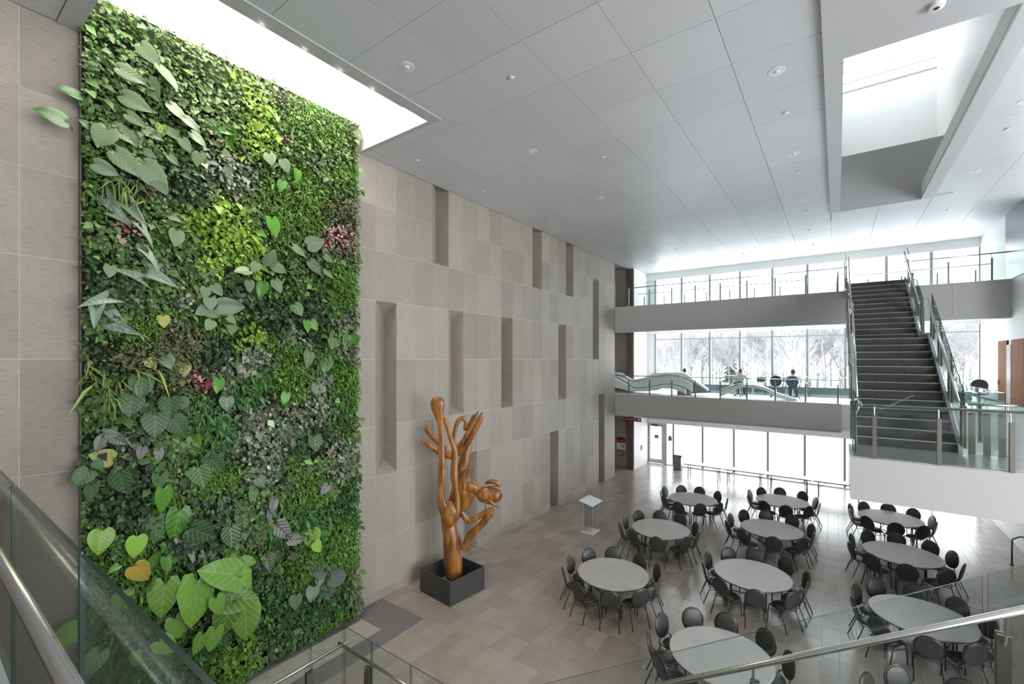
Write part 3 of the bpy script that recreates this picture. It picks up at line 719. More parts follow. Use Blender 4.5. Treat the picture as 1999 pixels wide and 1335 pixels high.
limb('knee', [(893, 992, .06, 10), (902, 1004, .06, 11), (914, 1018, .05, 12), (926, 1014, .03, 11), (940, 1005, .01, 11), (953, 998, 0, 12), (962, 994, 0, 9), (964, 992, 0, 3)], .7)
limb('shin', [(963, 995, .0, 4), (958, 1003, .0, 11), (948, 1015, .01, 13), (934, 1031, .02, 14), (921, 1043, .03, 16), (913, 1054, .03, 14), (908, 1068, .03, 9), (906, 1076, .03, 3)], .7)
limb('blade', [(890, 1022, -.03, 3), (893, 1036, -.03, 6), (898, 1054, -.02, 8), (904, 1070, 0, 7), (907, 1077, .02, 3)], .35)
MB().tube([sp(947.6, 984), sp(947.6, 999)], .010, 6).build('pin', M['dark_metal'], sculp)
for u, d_ in ((879, -.16), (898, -.12), (888, .16)):
    MB().tube([sp(u, 1118, d_*.7), sp(u+1, 1128, d_), sp(u+2, 1142, d_*1.2)], .016, 8).build('support_rod', M['steel'], sculp)
# black box plinth
M['plinth'] = mat('black_plinth', (.05, .05, .05), .45)
bx = empty('box_plinth', (1.2, 8.88, 0), 'open black metal box plinth around the foot of the sculpture', 'plinth')
hs = .61
for nm, b_ in (('front_panel', (-hs, hs, -hs, -hs+.03)), ('back_panel', (-hs, hs, hs-.03, hs)), ('side_panel', (-hs, -hs+.03, -hs+.03, hs-.03)), ('side_panel', (hs-.03, hs, -hs+.03, hs-.03))):
    o = obj(nm, MB().box(*b_, 0, .61).mesh(nm, M['plinth']), bx)
obj('inner_floor', MB().box(-hs+.03, hs-.03, -hs+.03, hs-.03, .05, .10).mesh('inner_floor', M['dark_stone']), bx)
bx.rotation_euler = (0, 0, math.radians(-5.5))
# large-leaved plants: label, leaves (along wall, height, length, tip direction in degrees, kind), metres
PLANTS = [
    ('striped philodendron reaching past the planted wall edge over bare stone panels',
     [(1.36, 9.71, 0.42, 190, 'D'), (1.57, 10.19, 0.34, 185, 'D'), (1.74, 9.78, 0.2, 200, 'D')]),
    ('large grey-green philodendron high on the planted wall under the light slot',
     [(2.28, 10.78, 0.47, 20, 'G'), (2.34, 10.37, 0.5, 25, 'G'), (2.53, 11.27, 0.45, 45, 'G'), (2.78, 10.99, 0.53, 50, 'G'), (2.57, 10.73, 0.45, 60, 'G'), (2.34, 10.09, 0.34, 20, 'G'), (1.91, 9.62, 0.45, 100, 'G'), (2.2, 9.81, 0.46, 40, 'G'), (2.92, 10.47, 0.43, 30, 'G'), (3.09, 10.31, 0.37, 30, 'G'), (2.72, 10.12, 0.28, 90, 'L'), (2.58, 9.97, 0.35, 20, 'G'), (2.89, 10.09, 0.33, 30, 'G'), (3.21, 10.11, 0.38, 40, 'G'), (3.45, 10.42, 0.39, 30, 'G'), (2.0, 9.76, 0.33, 60, 'G'), (2.36, 9.82, 0.31, 80, 'G'), (3.0, 9.91, 0.3, 60, 'G')]),
    ('grey-green heart-leaved plant hanging below the high philodendron',
     [(2.22, 9.33, 0.56, 40, 'G'), (2.56, 9.22, 0.64, 50, 'G'), (3.16, 9.72, 0.32, 100, 'G'), (2.52, 9.61, 0.24, 20, 'G'), (2.81, 9.57, 0.23, 50, 'G'), (1.95, 9.14, 0.39, 20, 'G'), (2.63, 9.12, 0.42, 60, 'G')]),
    ('leafy plant with splayed bright leaves beside the lime climber',
     [(3.86, 10.6, 0.48, 10, 'B'), (3.67, 10.49, 0.4, 160, 'B'), (3.77, 10.39, 0.4, 90, 'B'), (4.4, 10.16, 0.31, 90, 'G'), (4.73, 10.15, 0.32, 70, 'G'), (4.97, 10.02, 0.32, 90, 'B'), (4.67, 9.73, 0.32, 100, 'B'), (4.48, 8.83, 0.47, 90, 'B')]),
    ('pale arrow-leaved plant above the lime fern patch',
     [(2.1, 8.57, 0.52, 60, 'A'), (2.38, 8.53, 0.47, 50, 'A'), (2.21, 8.43, 0.37, 40, 'A'), (2.47, 8.19, 0.41, 60, 'A'), (2.89, 8.29, 0.37, 90, 'G')]),
    ('silvery arrow-leaved plant with wide swept leaves',
     [(2.21, 7.59, 0.49, 200, 'A'), (2.67, 7.58, 0.62, 30, 'A'), (2.52, 7.79, 0.38, 60, 'A'), (1.82, 7.09, 0.5, 150, 'A'), (1.81, 6.82, 0.38, 110, 'A'), (2.1, 6.89, 0.55, 50, 'A'), (2.21, 6.69, 0.52, 20, 'A'), (2.0, 7.57, 0.24, 90, 'G'), (2.43, 8.0, 0.25, 90, 'G')]),
    ('dark veined heart-leaf plant on the lime fern patch',
     [(3.39, 7.83, 0.49, 95, 'V'), (4.05, 7.61, 0.28, 100, 'G'), (3.9, 7.89, 0.35, 170, 'G')]),
    ('grey-green leafy plant spreading beside the burgundy patch',
     [(4.22, 8.18, 0.36, 210, 'G'), (4.69, 8.07, 0.38, 20, 'G'), (4.16, 8.0, 0.28, 120, 'G'), (4.33, 7.87, 0.29, 60, 'G'), (4.44, 8.22, 0.39, 280, 'G'), (4.29, 7.57, 0.4, 95, 'B'), (4.58, 7.68, 0.35, 60, 'G'), (5.43, 8.74, 0.48, 340, 'G'), (5.04, 8.48, 0.39, 30, 'G'), (5.46, 8.22, 0.46, 45, 'G'), (5.76, 8.46, 0.32, 20, 'G'), (5.76, 8.11, 0.37, 30, 'G')]),
    ('small grey-green plant under the dark veined heart-leaf',
     [(3.32, 7.4, 0.26, 100, 'G'), (3.5, 7.47, 0.3, 60, 'G'), (3.39, 7.21, 0.3, 90, 'G'), (3.28, 7.07, 0.29, 150, 'G'), (3.47, 7.02, 0.26, 20, 'G'), (3.74, 7.19, 0.58, 5, 'G'), (3.7, 6.93, 0.23, 40, 'G'), (3.74, 6.76, 0.24, 90, 'G'), (3.36, 6.82, 0.26, 120, 'G')]),
    ('veined plant hanging over the planted wall edge beside the first niche',
     [(5.05, 7.26, 0.35, 60, 'V'), (6.25, 6.62, 0.43, 110, 'V'), (6.44, 6.65, 0.34, 60, 'B'), (5.24, 6.21, 0.44, 95, 'V'), (5.71, 6.07, 0.41, 95, 'V'), (5.2, 6.9, 0.31, 90, 'B'), (5.34, 6.93, 0.31, 60, 'B'), (5.85, 6.57, 0.35, 120, 'V')]),
    ('small yellow-green heart-leaf plant mid planted wall',
     [(2.77, 6.16, 0.3, 80, 'G'), (3.03, 6.03, 0.29, 100, 'Y'), (2.57, 6.13, 0.24, 60, 'Y'), (2.7, 6.85, 0.26, 100, 'Y')]),
    ('cluster of large dark green heart leaves mid planted wall',
     [(2.41, 5.76, 0.46, 90, 'D'), (2.28, 5.47, 0.48, 100, 'D'), (2.77, 5.4, 0.44, 90, 'D'), (3.0, 5.41, 0.32, 70, 'G'), (2.56, 5.12, 0.5, 95, 'D'), (2.88, 5.06, 0.46, 60, 'D')]),
    ('veined philodendron in the ferns beside the dark heart leaves',
     [(3.52, 5.72, 0.34, 110, 'B'), (3.78, 5.62, 0.38, 80, 'V'), (3.67, 5.38, 0.34, 90, 'V'), (4.27, 5.7, 0.36, 100, 'B'), (5.49, 5.54, 0.36, 90, 'V'), (3.69, 5.02, 0.34, 80, 'V'), (4.13, 4.99, 0.36, 60, 'V'), (4.86, 4.66, 0.42, 90, 'V'), (5.49, 4.37, 0.45, 95, 'V'), (4.74, 5.4, 0.32, 100, 'B')]),
    ('silver alocasia with dark veins above a yellowing heart leaf',
     [(2.14, 4.92, 0.35, 45, 'W'), (1.88, 4.9, 0.28, 120, 'W'), (2.03, 5.04, 0.26, 20, 'W'), (2.41, 4.67, 0.27, 100, 'W'), (1.94, 4.68, 0.39, 200, 'Y'), (2.65, 4.58, 0.26, 90, 'W')]),
    ('single bright green arrow leaf plant',
     [(3.16, 4.66, 0.43, 95, 'B'), (3.42, 4.32, 0.32, 80, 'D')]),
    ('glossy dark heart-leaf plant overhanging the planted wall edge',
     [(1.68, 4.43, 0.36, 140, 'D'), (2.14, 4.26, 0.44, 90, 'D'), (1.8, 4.17, 0.28, 100, 'D'), (1.89, 4.57, 0.21, 60, 'D')]),
    ('bright green arrow-leaved philodendron low on the planted wall',
     [(2.71, 3.82, 0.52, 95, 'B'), (2.64, 3.35, 0.53, 90, 'D'), (2.91, 3.33, 0.67, 100, 'B'), (3.22, 3.14, 0.57, 40, 'D'), (3.51, 4.26, 0.46, 60, 'D'), (2.66, 4.18, 0.36, 100, 'D')]),
    ('lime green heart-leaf plant with one orange yellowing leaf',
     [(1.91, 3.39, 0.46, 110, 'L'), (2.32, 3.2, 0.42, 90, 'L'), (2.16, 3.17, 0.29, 80, 'D'), (2.38, 2.75, 0.43, 60, 'O'), (2.56, 2.82, 0.34, 150, 'B'), (2.75, 2.73, 0.34, 100, 'B'), (2.55, 2.49, 0.3, 100, 'B'), (2.04, 2.95, 0.2, 160, 'B')]),
    ('pale-veined heart-leaf plant between the bright and silver leaves',
     [(4.01, 3.13, 0.47, 80, 'V'), (3.74, 2.89, 0.49, 90, 'V'), (3.24, 4.11, 0.48, 80, 'V'), (4.15, 3.56, 0.3, 120, 'V'), (4.29, 3.78, 0.31, 60, 'V')]),
    ('silver-grey alocasia with dark veins low on the planted wall',
     [(4.36, 2.62, 0.4, 100, 'W'), (4.76, 2.66, 0.58, 60, 'W'), (5.03, 2.42, 0.45, 10, 'W'), (4.94, 2.09, 0.3, 40, 'W'), (4.69, 2.14, 0.3, 90, 'W'), (4.48, 2.1, 0.41, 95, 'W'), (4.52, 3.24, 0.33, 110, 'W'), (5.85, 3.22, 0.37, 90, 'W'), (5.62, 3.32, 0.32, 120, 'W'), (4.46, 3.05, 0.29, 90, 'W')]),
    ('small lime heart-leaf plant beside the silver alocasia',
     [(5.34, 2.33, 0.52, 95, 'L'), (5.73, 2.31, 0.28, 20, 'B'), (5.41, 2.16, 0.34, 60, 'L')]),
    ('dark grey pleated-leaf plant in the low bright ferns',
     [(5.49, 1.61, 0.49, 200, 'K'), (5.99, 1.28, 0.51, 10, 'K'), (5.8, 1.04, 0.5, 80, 'K'), (5.33, 1.15, 0.38, 120, 'G'), (5.54, 1.36, 0.34, 100, 'G'), (4.96, 1.13, 0.36, 90, 'G')]),
    ('giant elephant-ear plant with huge lime green leaves at the wall foot',
     [(3.46, 2.39, 0.84, 200, 'E'), (3.87, 2.1, 1.05, 60, 'E'), (3.87, 1.72, 0.76, 10, 'E'), (3.12, 1.98, 0.98, 105, 'E'), (2.67, 2.18, 0.71, 95, 'E'), (3.6, 1.4, 0.78, 100, 'E'), (3.93, 1.24, 0.8, 90, 'E'), (4.08, 1.4, 0.48, 70, 'E'), (2.87, 1.62, 0.46, 80, 'E'), (3.13, 1.27, 0.4, 120, 'E'), (3.37, 1.21, 0.48, 100, 'E'), (3.43, 1.81, 0.42, 60, 'E'), (4.03, 2.35, 0.33, 20, 'E')]),
    ('elephant-ear plant behind the walkway railing glass',
     [(1.46, 2.18, 0.47, 160, 'E'), (1.78, 1.6, 0.44, 130, 'E'), (2.3, 1.42, 0.28, 90, 'E'), (2.72, 1.42, 0.45, 60, 'E'), (2.1, 2.42, 0.3, 80, 'E')]),
]
# small-leaved patches: along wall, height, radius, kind
PATCHES = [(4.32, 11.34, 0.44, 'lime'), (4.32, 10.82, 0.41, 'lime'), (4.08, 10.36, 0.33, 'lime'), (3.6, 8.86, 0.66, 'lime'), (3.3, 9.05, 0.34, 'lime'), (3.75, 8.3, 0.53, 'lime'), (3.66, 7.86, 0.31, 'lime'), (4.12, 6.7, 0.33, 'lime'), (5.08, 9.36, 0.71, 'fern'), (5.29, 9.85, 0.48, 'fern'), (3.5, 6.33, 0.38, 'dark'), (2.3, 3.92, 0.45, 'dark'), (2.54, 4.26, 0.37, 'dark'), (5.5, 7.13, 0.49, 'dark'), (4.69, 7.15, 0.46, 'dark'), (3.07, 9.44, 0.33, 'dark'), (3.82, 7.6, 0.25, 'dark'), (4.05, 6.08, 0.47, 'silver'), (2.96, 7.23, 0.23, 'silver'), (4.32, 4.71, 0.59, 'silver'), (4.32, 4.33, 0.55, 'silver'), (5.25, 5.59, 0.56, 'silver'), (5.25, 5.11, 0.56, 'silver'), (6.19, 3.94, 0.47, 'silver'), (3.82, 9.8, 0.53, 'silver'), (3.07, 5.96, 0.36, 'olive'), (2.54, 6.22, 0.37, 'olive'), (2.93, 6.55, 0.36, 'olive'), (6.19, 7.96, 0.47, 'fern'), (4.88, 5.92, 0.54, 'fern'), (6.23, 5.67, 0.48, 'fern'), (3.44, 5.21, 0.44, 'teal'), (3.5, 4.82, 0.38, 'teal'), (4.15, 5.57, 0.33, 'teal'), (5.5, 1.6, 0.9, 'fern'), (6.19, 1.78, 0.6, 'fern'), (4.69, 1.14, 0.57, 'deep'), (5.5, 0.79, 0.61, 'deep'), (3.98, 0.38, 0.47, 'lime2'), (3.75, 0.33, 0.39, 'lime2'), (3.5, 3.89, 0.31, 'fern'), (5.29, 3.17, 0.48, 'fern'), (5.5, 2.75, 0.41, 'teal'), (6.14, 8.99, 0.39, 'pink'), (2.42, 8.24, 0.14, 'pink'), (3.41, 5.96, 0.15, 'pink'), (4.88, 10.78, 0.16, 'pink'), (6.09, 9.63, 0.47, 'olive'), (4.92, 11.61, 0.27, 'olive'), (6.19, 10.51, 0.35, 'fern'), (5.29, 11.3, 0.6, 'fern'), (1.87, 6.25, 0.2, 'spider'), (2.18, 8.88, 0.18, 'spider'), (2.16, 5.63, 0.18, 'spider'), (2.54, 5.91, 0.19, 'spider'), (3.3, 2.83, 0.37, 'spot'), (3.1, 2.7, 0.3, 'spot'), (3.82, 3.47, 0.25, 'spot')]
# ================================================================== PLANTED WALL
GY0, GY1, GZ1 = 1.74, 6.645, 11.93
lw_ = empty('vertical_garden', (.1, 4.2, 0), 'tall planted green wall of dense mixed foliage between stone panels', 'green wall')
M['felt'] = mat('planting_felt', (.018, .022, .012), .95)
MB().box(.0, .06, GY0, GY1, .02, GZ1).build('backing_felt', M['felt'], lw_)
M['frame_strip'] = mat('planter_edge', (.20, .16, .13), .6)
for y in (GY0-.012, GY1-.005): MB().box(0.0, .10, y, y+.016, 0, GZ1+.03).build('edge_strip', M['frame_strip'], lw_)

def leaf_bsdf(m, col_socket, rough, trans=.22):
    b = bsdf(m); L(m, col_socket, b.inputs['Base Color']); b.inputs['Roughness'].default_value = rough; b.inputs['Specular IOR Level'].default_value = .4
    t = N(m, 'ShaderNodeBsdfTranslucent'); L(m, col_socket, t.inputs[0])
    mx = N(m, 'ShaderNodeMixShader'); mx.inputs[0].default_value = trans
    out = [n for n in m.node_tree.nodes if n.type == 'OUTPUT_MATERIAL'][0]
    L(m, b.outputs[0], mx.inputs[1]); L(m, t.outputs[0], mx.inputs[2]); L(m, mx.outputs[0], out.inputs[0])
m = M['foliage'] = mat('foliage', (.1, .2, .05), .45)
at_ = N(m, 'ShaderNodeAttribute', attribute_name='tone'); leaf_bsdf(m, at_.outputs['Color'], .42, .18)

KIND = {  # colour, spread, leaf length, half width, count factor
    'ivy': ((.108, .185, .058), .30, .085, .34, 1.0), 'ivy2': ((.085, .17, .042), .35, .075, .38, 1.1), 'lime': ((.20, .34, .038), .22, .095, .30, 1.0),
    'lime2': ((.13, .28, .022), .35, .080, .34, 1.1), 'fern': ((.095, .22, .026), .32, .075, .17, 1.9), 'deep': ((.034, .115, .018), .40, .070, .34, 1.3),
    'dark': ((.03, .065, .02), .45, .085, .32, .75), 'silver': ((.21, .25, .155), .35, .085, .36, .9), 'olive': ((.120, .135, .055), .35, .055, .34, 1.6),
    'teal': ((.06, .17, .04), .35, .110, .16, 1.3), 'pink': ((.30, .16, .14), .5, .075, .38, 1.1), 'spider': ((.24, .30, .085), .3, .30, .035, .5),
    'spot': ((.070, .12, .060), .5, .120, .22, .9)}
seeds = []
for k in range(190):
    y, z = rng.uniform(GY0, GY1), rng.uniform(0, GZ1)
    if z > 8.3: pr_ = dict(ivy=.62, ivy2=.24, fern=.06, deep=.03, silver=.05)
    elif z > 4.5: pr_ = dict(ivy=.36, ivy2=.28, deep=.10, dark=.06, silver=.07, olive=.06, fern=.07)
    else: pr_ = dict(ivy=.18, ivy2=.28, deep=.20, dark=.10, silver=.05, olive=.03, fern=.12, teal=.04)
    seeds.append((y, z, 0.0, rng.choice(list(pr_), p=np.array(list(pr_.values()))/sum(pr_.values()))))
sy = np.array([s[0] for s in seeds]); sz = np.array([s[1] for s in seeds]); sdep = rng.uniform(.0, .13, len(seeds))
NL = 46000
cy = rng.uniform(GY0-.01, GY1+.01, NL); cz = rng.uniform(.04, GZ1-.02, NL)
jy = cy+rng.normal(0, .05, NL); jz = cz+rng.normal(0, .05, NL)
jy2 = jy+.12*np.sin(3.1*jz)+rng.normal(0, .05, NL); jz2 = jz+.12*np.sin(3.7*jy)+rng.normal(0, .05, NL)
d2 = (jy2[:, None]-sy)**2+(jz2[:, None]-sz)**2; idx = d2.argmin(1)
kinds = np.array([seeds[i][3] for i in idx], dtype='U8'); dep = sdep[idx]
wy = jy+.13*np.sin(2.9*jz+1.3*jy)+.07*np.sin(7.1*jz-3*jy); wz = jz+.13*np.sin(3.3*jy-1.7*jz)+.07*np.sin(8.3*jy+2*jz)
for (py, pz, prd, kd) in PATCHES:
    e = np.sqrt((wy-py)**2+(wz-pz)**2)/prd; ins_ = rng.random(NL) < np.clip((1.22-e)/.5, 0, .93)
    kinds[ins_] = kd; dep[ins_] = .05+.11*np.clip(1-e[ins_]**2, 0, 1)
HALF = np.array([[0, 0, 0], [-1, .42, .10], [1, .42, .10], [0, 1, -.10], [0, .45, 0.0]])
FT = np.array([[0, 4, 1], [0, 2, 4], [1, 4, 3], [4, 2, 3]])
shade = {}
for kd, (colr, spr, ln, hwid, cf) in KIND.items():
    sel = np.where(kinds == kd)[0]
    if not len(sel): continue
    rep = rng.random(len(sel)); reps = np.repeat(sel, np.floor(cf+rep*1.0).astype(int).clip(0, 3))
    n = len(reps)
    if not n: continue
    Yp = cy[reps]+rng.normal(0, .03, n); Zp = cz[reps]+rng.normal(0, .03, n)
    Xp = .06+dep[reps]+rng.uniform(0, .17, n)
    Yp = np.clip(Yp, GY0+.01, GY1-.01)
    ang = rng.normal(0, .85 if kd != 'spider' else .5, n)
    lat, dn = np.sin(ang), -np.cos(ang); out_ = rng.normal(.55, .35, n)
    d = np.stack([out_, lat, dn], 1); d /= np.linalg.norm(d, axis=1)[:, None]
    nv = np.stack([np.ones(n), rng.normal(0, .35, n), .55+rng.normal(0, .35, n)], 1)
    s_ = np.cross(d, nv); s_ /= np.linalg.norm(s_, axis=1)[:, None]; nv = np.cross(s_, d)
    sc = ln*rng.uniform(.65, 1.35, n)*np.where(rng.random(n) < .10, rng.uniform(1.4, 2.3, n), 1.0)
    T = HALF[None].repeat(n, 0)
    V = (np.stack([Xp, Yp, Zp], 1)[:, None, :]+sc[:, None, None]*(T[:, :, 0:1]*hwid*s_[:, None, :]+T[:, :, 1:2]*d[:, None, :]+T[:, :, 2:3]*nv[:, None, :]))
    V = V.reshape(-1, 3)-np.array([.1, 4.2, 0]); F = (FT[None]+(np.arange(n)*5)[:, None, None]).reshape(-1, 3)
    me = bpy.data.meshes.new('foliage'); me.vertices.add(len(V)); me.vertices.foreach_set('co', V.astype('f').ravel())
    me.loops.add(F.size); me.loops.foreach_set('vertex_index', F.astype('i').ravel())
    me.polygons.add(len(F)); me.polygons.foreach_set('loop_start', (np.arange(len(F))*3).astype('i')); me.polygons.foreach_set('loop_total', np.full(len(F), 3, 'i'))
    me.update(calc_edges=True)
    tone = np.array(colr)[None]*np.exp(rng.normal(0, spr, n))[:, None]*(1+rng.normal(0, .10, (n, 3)))
    if kd == 'pink':
        pk = rng.random(n); tone[pk < .3] = np.array([.16, .02, .03]); tone[pk > .6] = np.array([.42, .36, .30])
    if kd in ('silver', 'spot'):
        pk = rng.random(n) < .3; tone[pk] *= .35
    col4 = np.concatenate([tone.clip(0, .8), np.ones((n, 1))], 1).repeat(5, 0)
    a_ = me.color_attributes.new('tone', 'FLOAT_COLOR', 'POINT'); a_.data.foreach_set('color', col4.astype('f').ravel())
    me.materials.append(M['foliage'])
    o = obj({'fern': 'fern_foliage', 'pink': 'pink_foliage', 'spider': 'grassy_foliage'}.get(kd, 'foliage'), me, lw_); o['kind'] = 'stuff'

# ---- large-leaved plants
OUT = {'heart': [(0, 0), (.16, -.13), (.33, -.10), (.45, .06), (.48, .26), (.42, .48), (.29, .70), (.13, .89), (0, 1)],
       'arrow': [(0, 0), (.20, -.30), (.36, -.46), (.30, -.12), (.23, .14), (.18, .40), (.12, .64), (.05, .86), (0, 1)],
       'shield': [(0, 0), (.14, -.20), (.28, -.15), (.35, .04), (.36, .24), (.32, .45), (.23, .66), (.10, .87), (0, 1)],
       'ear': [(0, 0), (.17, -.24), (.38, -.24), (.53, -.04), (.56, .18), (.49, .42), (.37, .65), (.19, .86), (0, 1)]}
def blade(shape, ripple=.0, droop=.16):
    half = OUT[shape]; n = len(half); v = []; f = []
    mid = [0, .04, .10, .20, .34, .50, .68, .86, 1.0]
    for i in range(n):
        ex, ey = half[i]; my = mid[i]
        for s_ in (-1, -.5, 0, .5, 1):
            x = ex*s_; y = my+(ey-my)*abs(s_)
            z = -droop*y*y-.05*(abs(x) < .001)+.10*abs(x)-.22*x*x+(ripple*math.sin(i*2.6)*abs(s_))
            v.append((x, y, z))
    for i in range(n-1):
        for j in range(4):
            a = i*5+j; f.append((a, a+1, a+6, a+5))
    mb_ = MB(); mb_.add(v, f)
    mb_.tube([(0, .02, -.03), (0, -.16, -.08), (0, -.32, -.20), (0, -.42, -.38)], [.014, .016, .018, .02], 4)
    me = mb_.mesh('leaf_'+shape, None, True); return me
def leaf_mat(name, base, vein, freq=9, rough=.35, width=.80, two=None):
    m = mat(name, base, rough); tc = N(m, 'ShaderNodeTexCoord').outputs['Object']
    sx_ = N(m, 'ShaderNodeSeparateXYZ'); L(m, tc, sx_.inputs[0])
    ab = N(m, 'ShaderNodeMath', operation='ABSOLUTE'); L(m, sx_.outputs[0], ab.inputs[0])
    k1 = N(m, 'ShaderNodeMath', operation='MULTIPLY_ADD'); L(m, ab.outputs[0], k1.inputs[0]); k1.inputs[1].default_value = -.85; L(m, sx_.outputs[1], k1.inputs[2])
    k2 = N(m, 'ShaderNodeMath', operation='MULTIPLY'); L(m, k1.outputs[0], k2.inputs[0]); k2.inputs[1].default_value = freq*2*PI
    k3 = N(m, 'ShaderNodeMath', operation='SINE'); L(m, k2.outputs[0], k3.inputs[0])
    k4 = N(m, 'ShaderNodeMath', operation='MULTIPLY_ADD'); L(m, k3.outputs[0], k4.inputs[0]); k4.inputs[1].default_value = .5; k4.inputs[2].default_value = .5
    mr = N(m, 'ShaderNodeMath', operation='LESS_THAN'); L(m, ab.outputs[0], mr.inputs[0]); mr.inputs[1].default_value = .018
    vn = ramp(m, k4.outputs[0], [(width, (0, 0, 0)), (min(width+.14, 1), (1, 1, 1))])
    mx = N(m, 'ShaderNodeMath', operation='MAXIMUM'); L(m, vn, mx.inputs[0]); L(m, mr.outputs[0], mx.inputs[1])
    oi = N(m, 'ShaderNodeObjectInfo').outputs['Random']
    bs = ramp(m, oi, [(0, tuple(.65*x for x in base)), (1, tuple(1.3*x for x in base))])
    if two: bs = mixc(m, ramp(m, noise(m, tc, 2.2, 3), [(.42, (0, 0, 0)), (.6, (1, 1, 1))]), bs, two)
    leaf_bsdf(m, mixc(m, mx.outputs[0], bs, vein), rough, .2)
    return m
LK = {'G': ('heart', leaf_mat('leaf_grey_green', (.16, .235, .12), (.21, .29, .165), 6)), 'A': ('arrow', leaf_mat('leaf_silver_arrow', (.20, .275, .195), (.27, .35, .26), 5)),
      'B': ('shield', leaf_mat('leaf_bright', (.085, .25, .03), (.14, .32, .055), 4.5, .28)), 'D': ('heart', leaf_mat('leaf_dark', (.05, .13, .04), (.11, .20, .08), 5, .42)),
      'L': ('heart', leaf_mat('leaf_lime', (.21, .41, .045), (.30, .5, .10), 6, .3)), 'Y': ('heart', leaf_mat('leaf_yellow', (.40, .40, .11), (.46, .46, .18), 5)),
      'O': ('heart', leaf_mat('leaf_orange', (.50, .27, .035), (.55, .4, .08), 6, .35, two=(.22, .36, .04))), 'V': ('heart', leaf_mat('leaf_veined', (.075, .16, .055), (.30, .42, .20), 5, .35, .84)),
      'W': ('shield', leaf_mat('leaf_silver_vein', (.27, .27, .245), (.035, .04, .035), 5, .38, .82)), 'K': ('ear', leaf_mat('leaf_charcoal', (.115, .13, .115), (.17, .19, .17), 9)),
      'E': ('ear', leaf_mat('leaf_elephant', (.155, .33, .05), (.25, .43, .11), 4.5, .35, .86))}
blades = {}
for k, (shp, mt_) in LK.items():
    me = blade(shp, {'E': .035, 'K': .03}.get(k, .006)); me.materials.append(mt_); blades[k] = me
for label, leaves in PLANTS:
    yb = sum(l[0] for l in leaves)/len(leaves); zb = sum(l[1] for l in leaves)/len(leaves)
    root = empty('climbing_plant', (.06, max(GY0+.05, min(GY1-.05, yb)), zb), label, 'plant', 'large-leaved plants on the green wall')
    rl = Vector(root.location)
    for (y, z, ln, dg, kd) in leaves:
        ln *= .74 if kd == 'E' else .78
        a = math.radians(dg+rng.normal(0, 6)); outw = .22+rng.normal(0, .1)
        d = Vector((outw, math.cos(a), -math.sin(a))).normalized()
        nv = Vector((1, rng.normal(0, .38)-.15, .35+rng.normal(0, .32)))
        xs = d.cross(nv).normalized(); nv = xs.cross(d).normalized()
        dp = {'E': .55, 'G': .42, 'A': .45, 'B': .4, 'D': .42}.get(kd, .36)
        base = Vector((dp+rng.normal(0, .07), y, z))-d*(ln*.45)
        wd = .8 if (dg in range(0, 61) and kd == 'G') or kd == 'E' else 1.0
        mt4 = Matrix(((xs.x*ln*wd, d.x*ln, nv.x*ln, base.x-rl.x), (xs.y*ln*wd, d.y*ln, nv.y*ln, base.y-rl.y), (xs.z*ln*wd, d.z*ln, nv.z*ln, base.z-rl.z), (0, 0, 0, 1)))
        o = obj('leaf', blades[kd], root); o.matrix_basis = mt4
    # stem: the plant's short trunk against the wall
    m_ = MB(); pts = [(.05, root.location.y+.03*math.sin(t*7), zb-.35+t*.12) for t in range(7)]
    m_.tube(pts, .018, 6).build('stem', M['frame_strip'], root)
# ================================================================== CEILING FITTINGS
M['lamp_ring'] = mat('downlight_ring', (.72, .73, .74), .35)
M['lamp_refl'] = mat('downlight_reflector', (.75, .76, .77), .12, metal=1)
def lamp_label(i):
    return 'round recessed downlight with mirrored reflector set in the ceiling panels'
dl = empty('downlight', (0, 0, CE), lamp_label(0), 'ceiling light', 'ceiling downlights')
MB().lathe([(.118, CE-.008), (.138, CE-.007), (.140, CE+.004), (.118, CE+.004)], n=28).build('ring', M['lamp_ring'], dl, smooth=False)
MB().add([(0.118*math.cos(2*PI*k/24), 0.118*math.sin(2*PI*k/24), CE-.004) for k in range(24)]+[(.06*math.cos(2*PI*k/24), .06*math.sin(2*PI*k/24), CE+.0) for k in range(24)], [(k, (k+1) % 24, (k+1) % 24+24, k+24) for k in range(24)]+[tuple(range(24, 48))]).build('reflector', M['lamp_refl'], dl)
MB().lathe([(.02, CE-.03), (.045, CE-.022), (.045, CE-.002), (.02, CE-.002)], n=14).build('bulb', M['frost'], dl)
fi = True
for (x, row, ys) in ((3.49, 'row along the stone wall', (21.4, 17.25, 13.24, 9.27, 5.30)), (8.73, 'row beside the skylight', (21.36, 17.3, 13.2, 9.25, 5.3)), (12.65, 'row beyond the skylight', (21.25, 17.28, 13.2))):
    for k, y in enumerate(ys):
        o = dl if fi else copy_tree(dl); fi = False; o.location = (x, y, CE)
        o['label'] = f'round recessed downlight, {ORD[k]} from the windows in the {row}'
spk = empty('sprinkler_head', (0, 0, CE), 'small white sprinkler cap on the ceiling panels', 'sprinkler', 'ceiling sprinkler caps')
MB().lathe([(.02, CE-.03), (.05, CE-.026), (.055, CE-.012), (.03, CE-.010)], n=14).build('cap', M['lamp_ring'], spk)
MB().lathe([(.03, CE-.012), (.03, CE)], n=10).build('neck', M['dark_metal'], spk)
fi = True
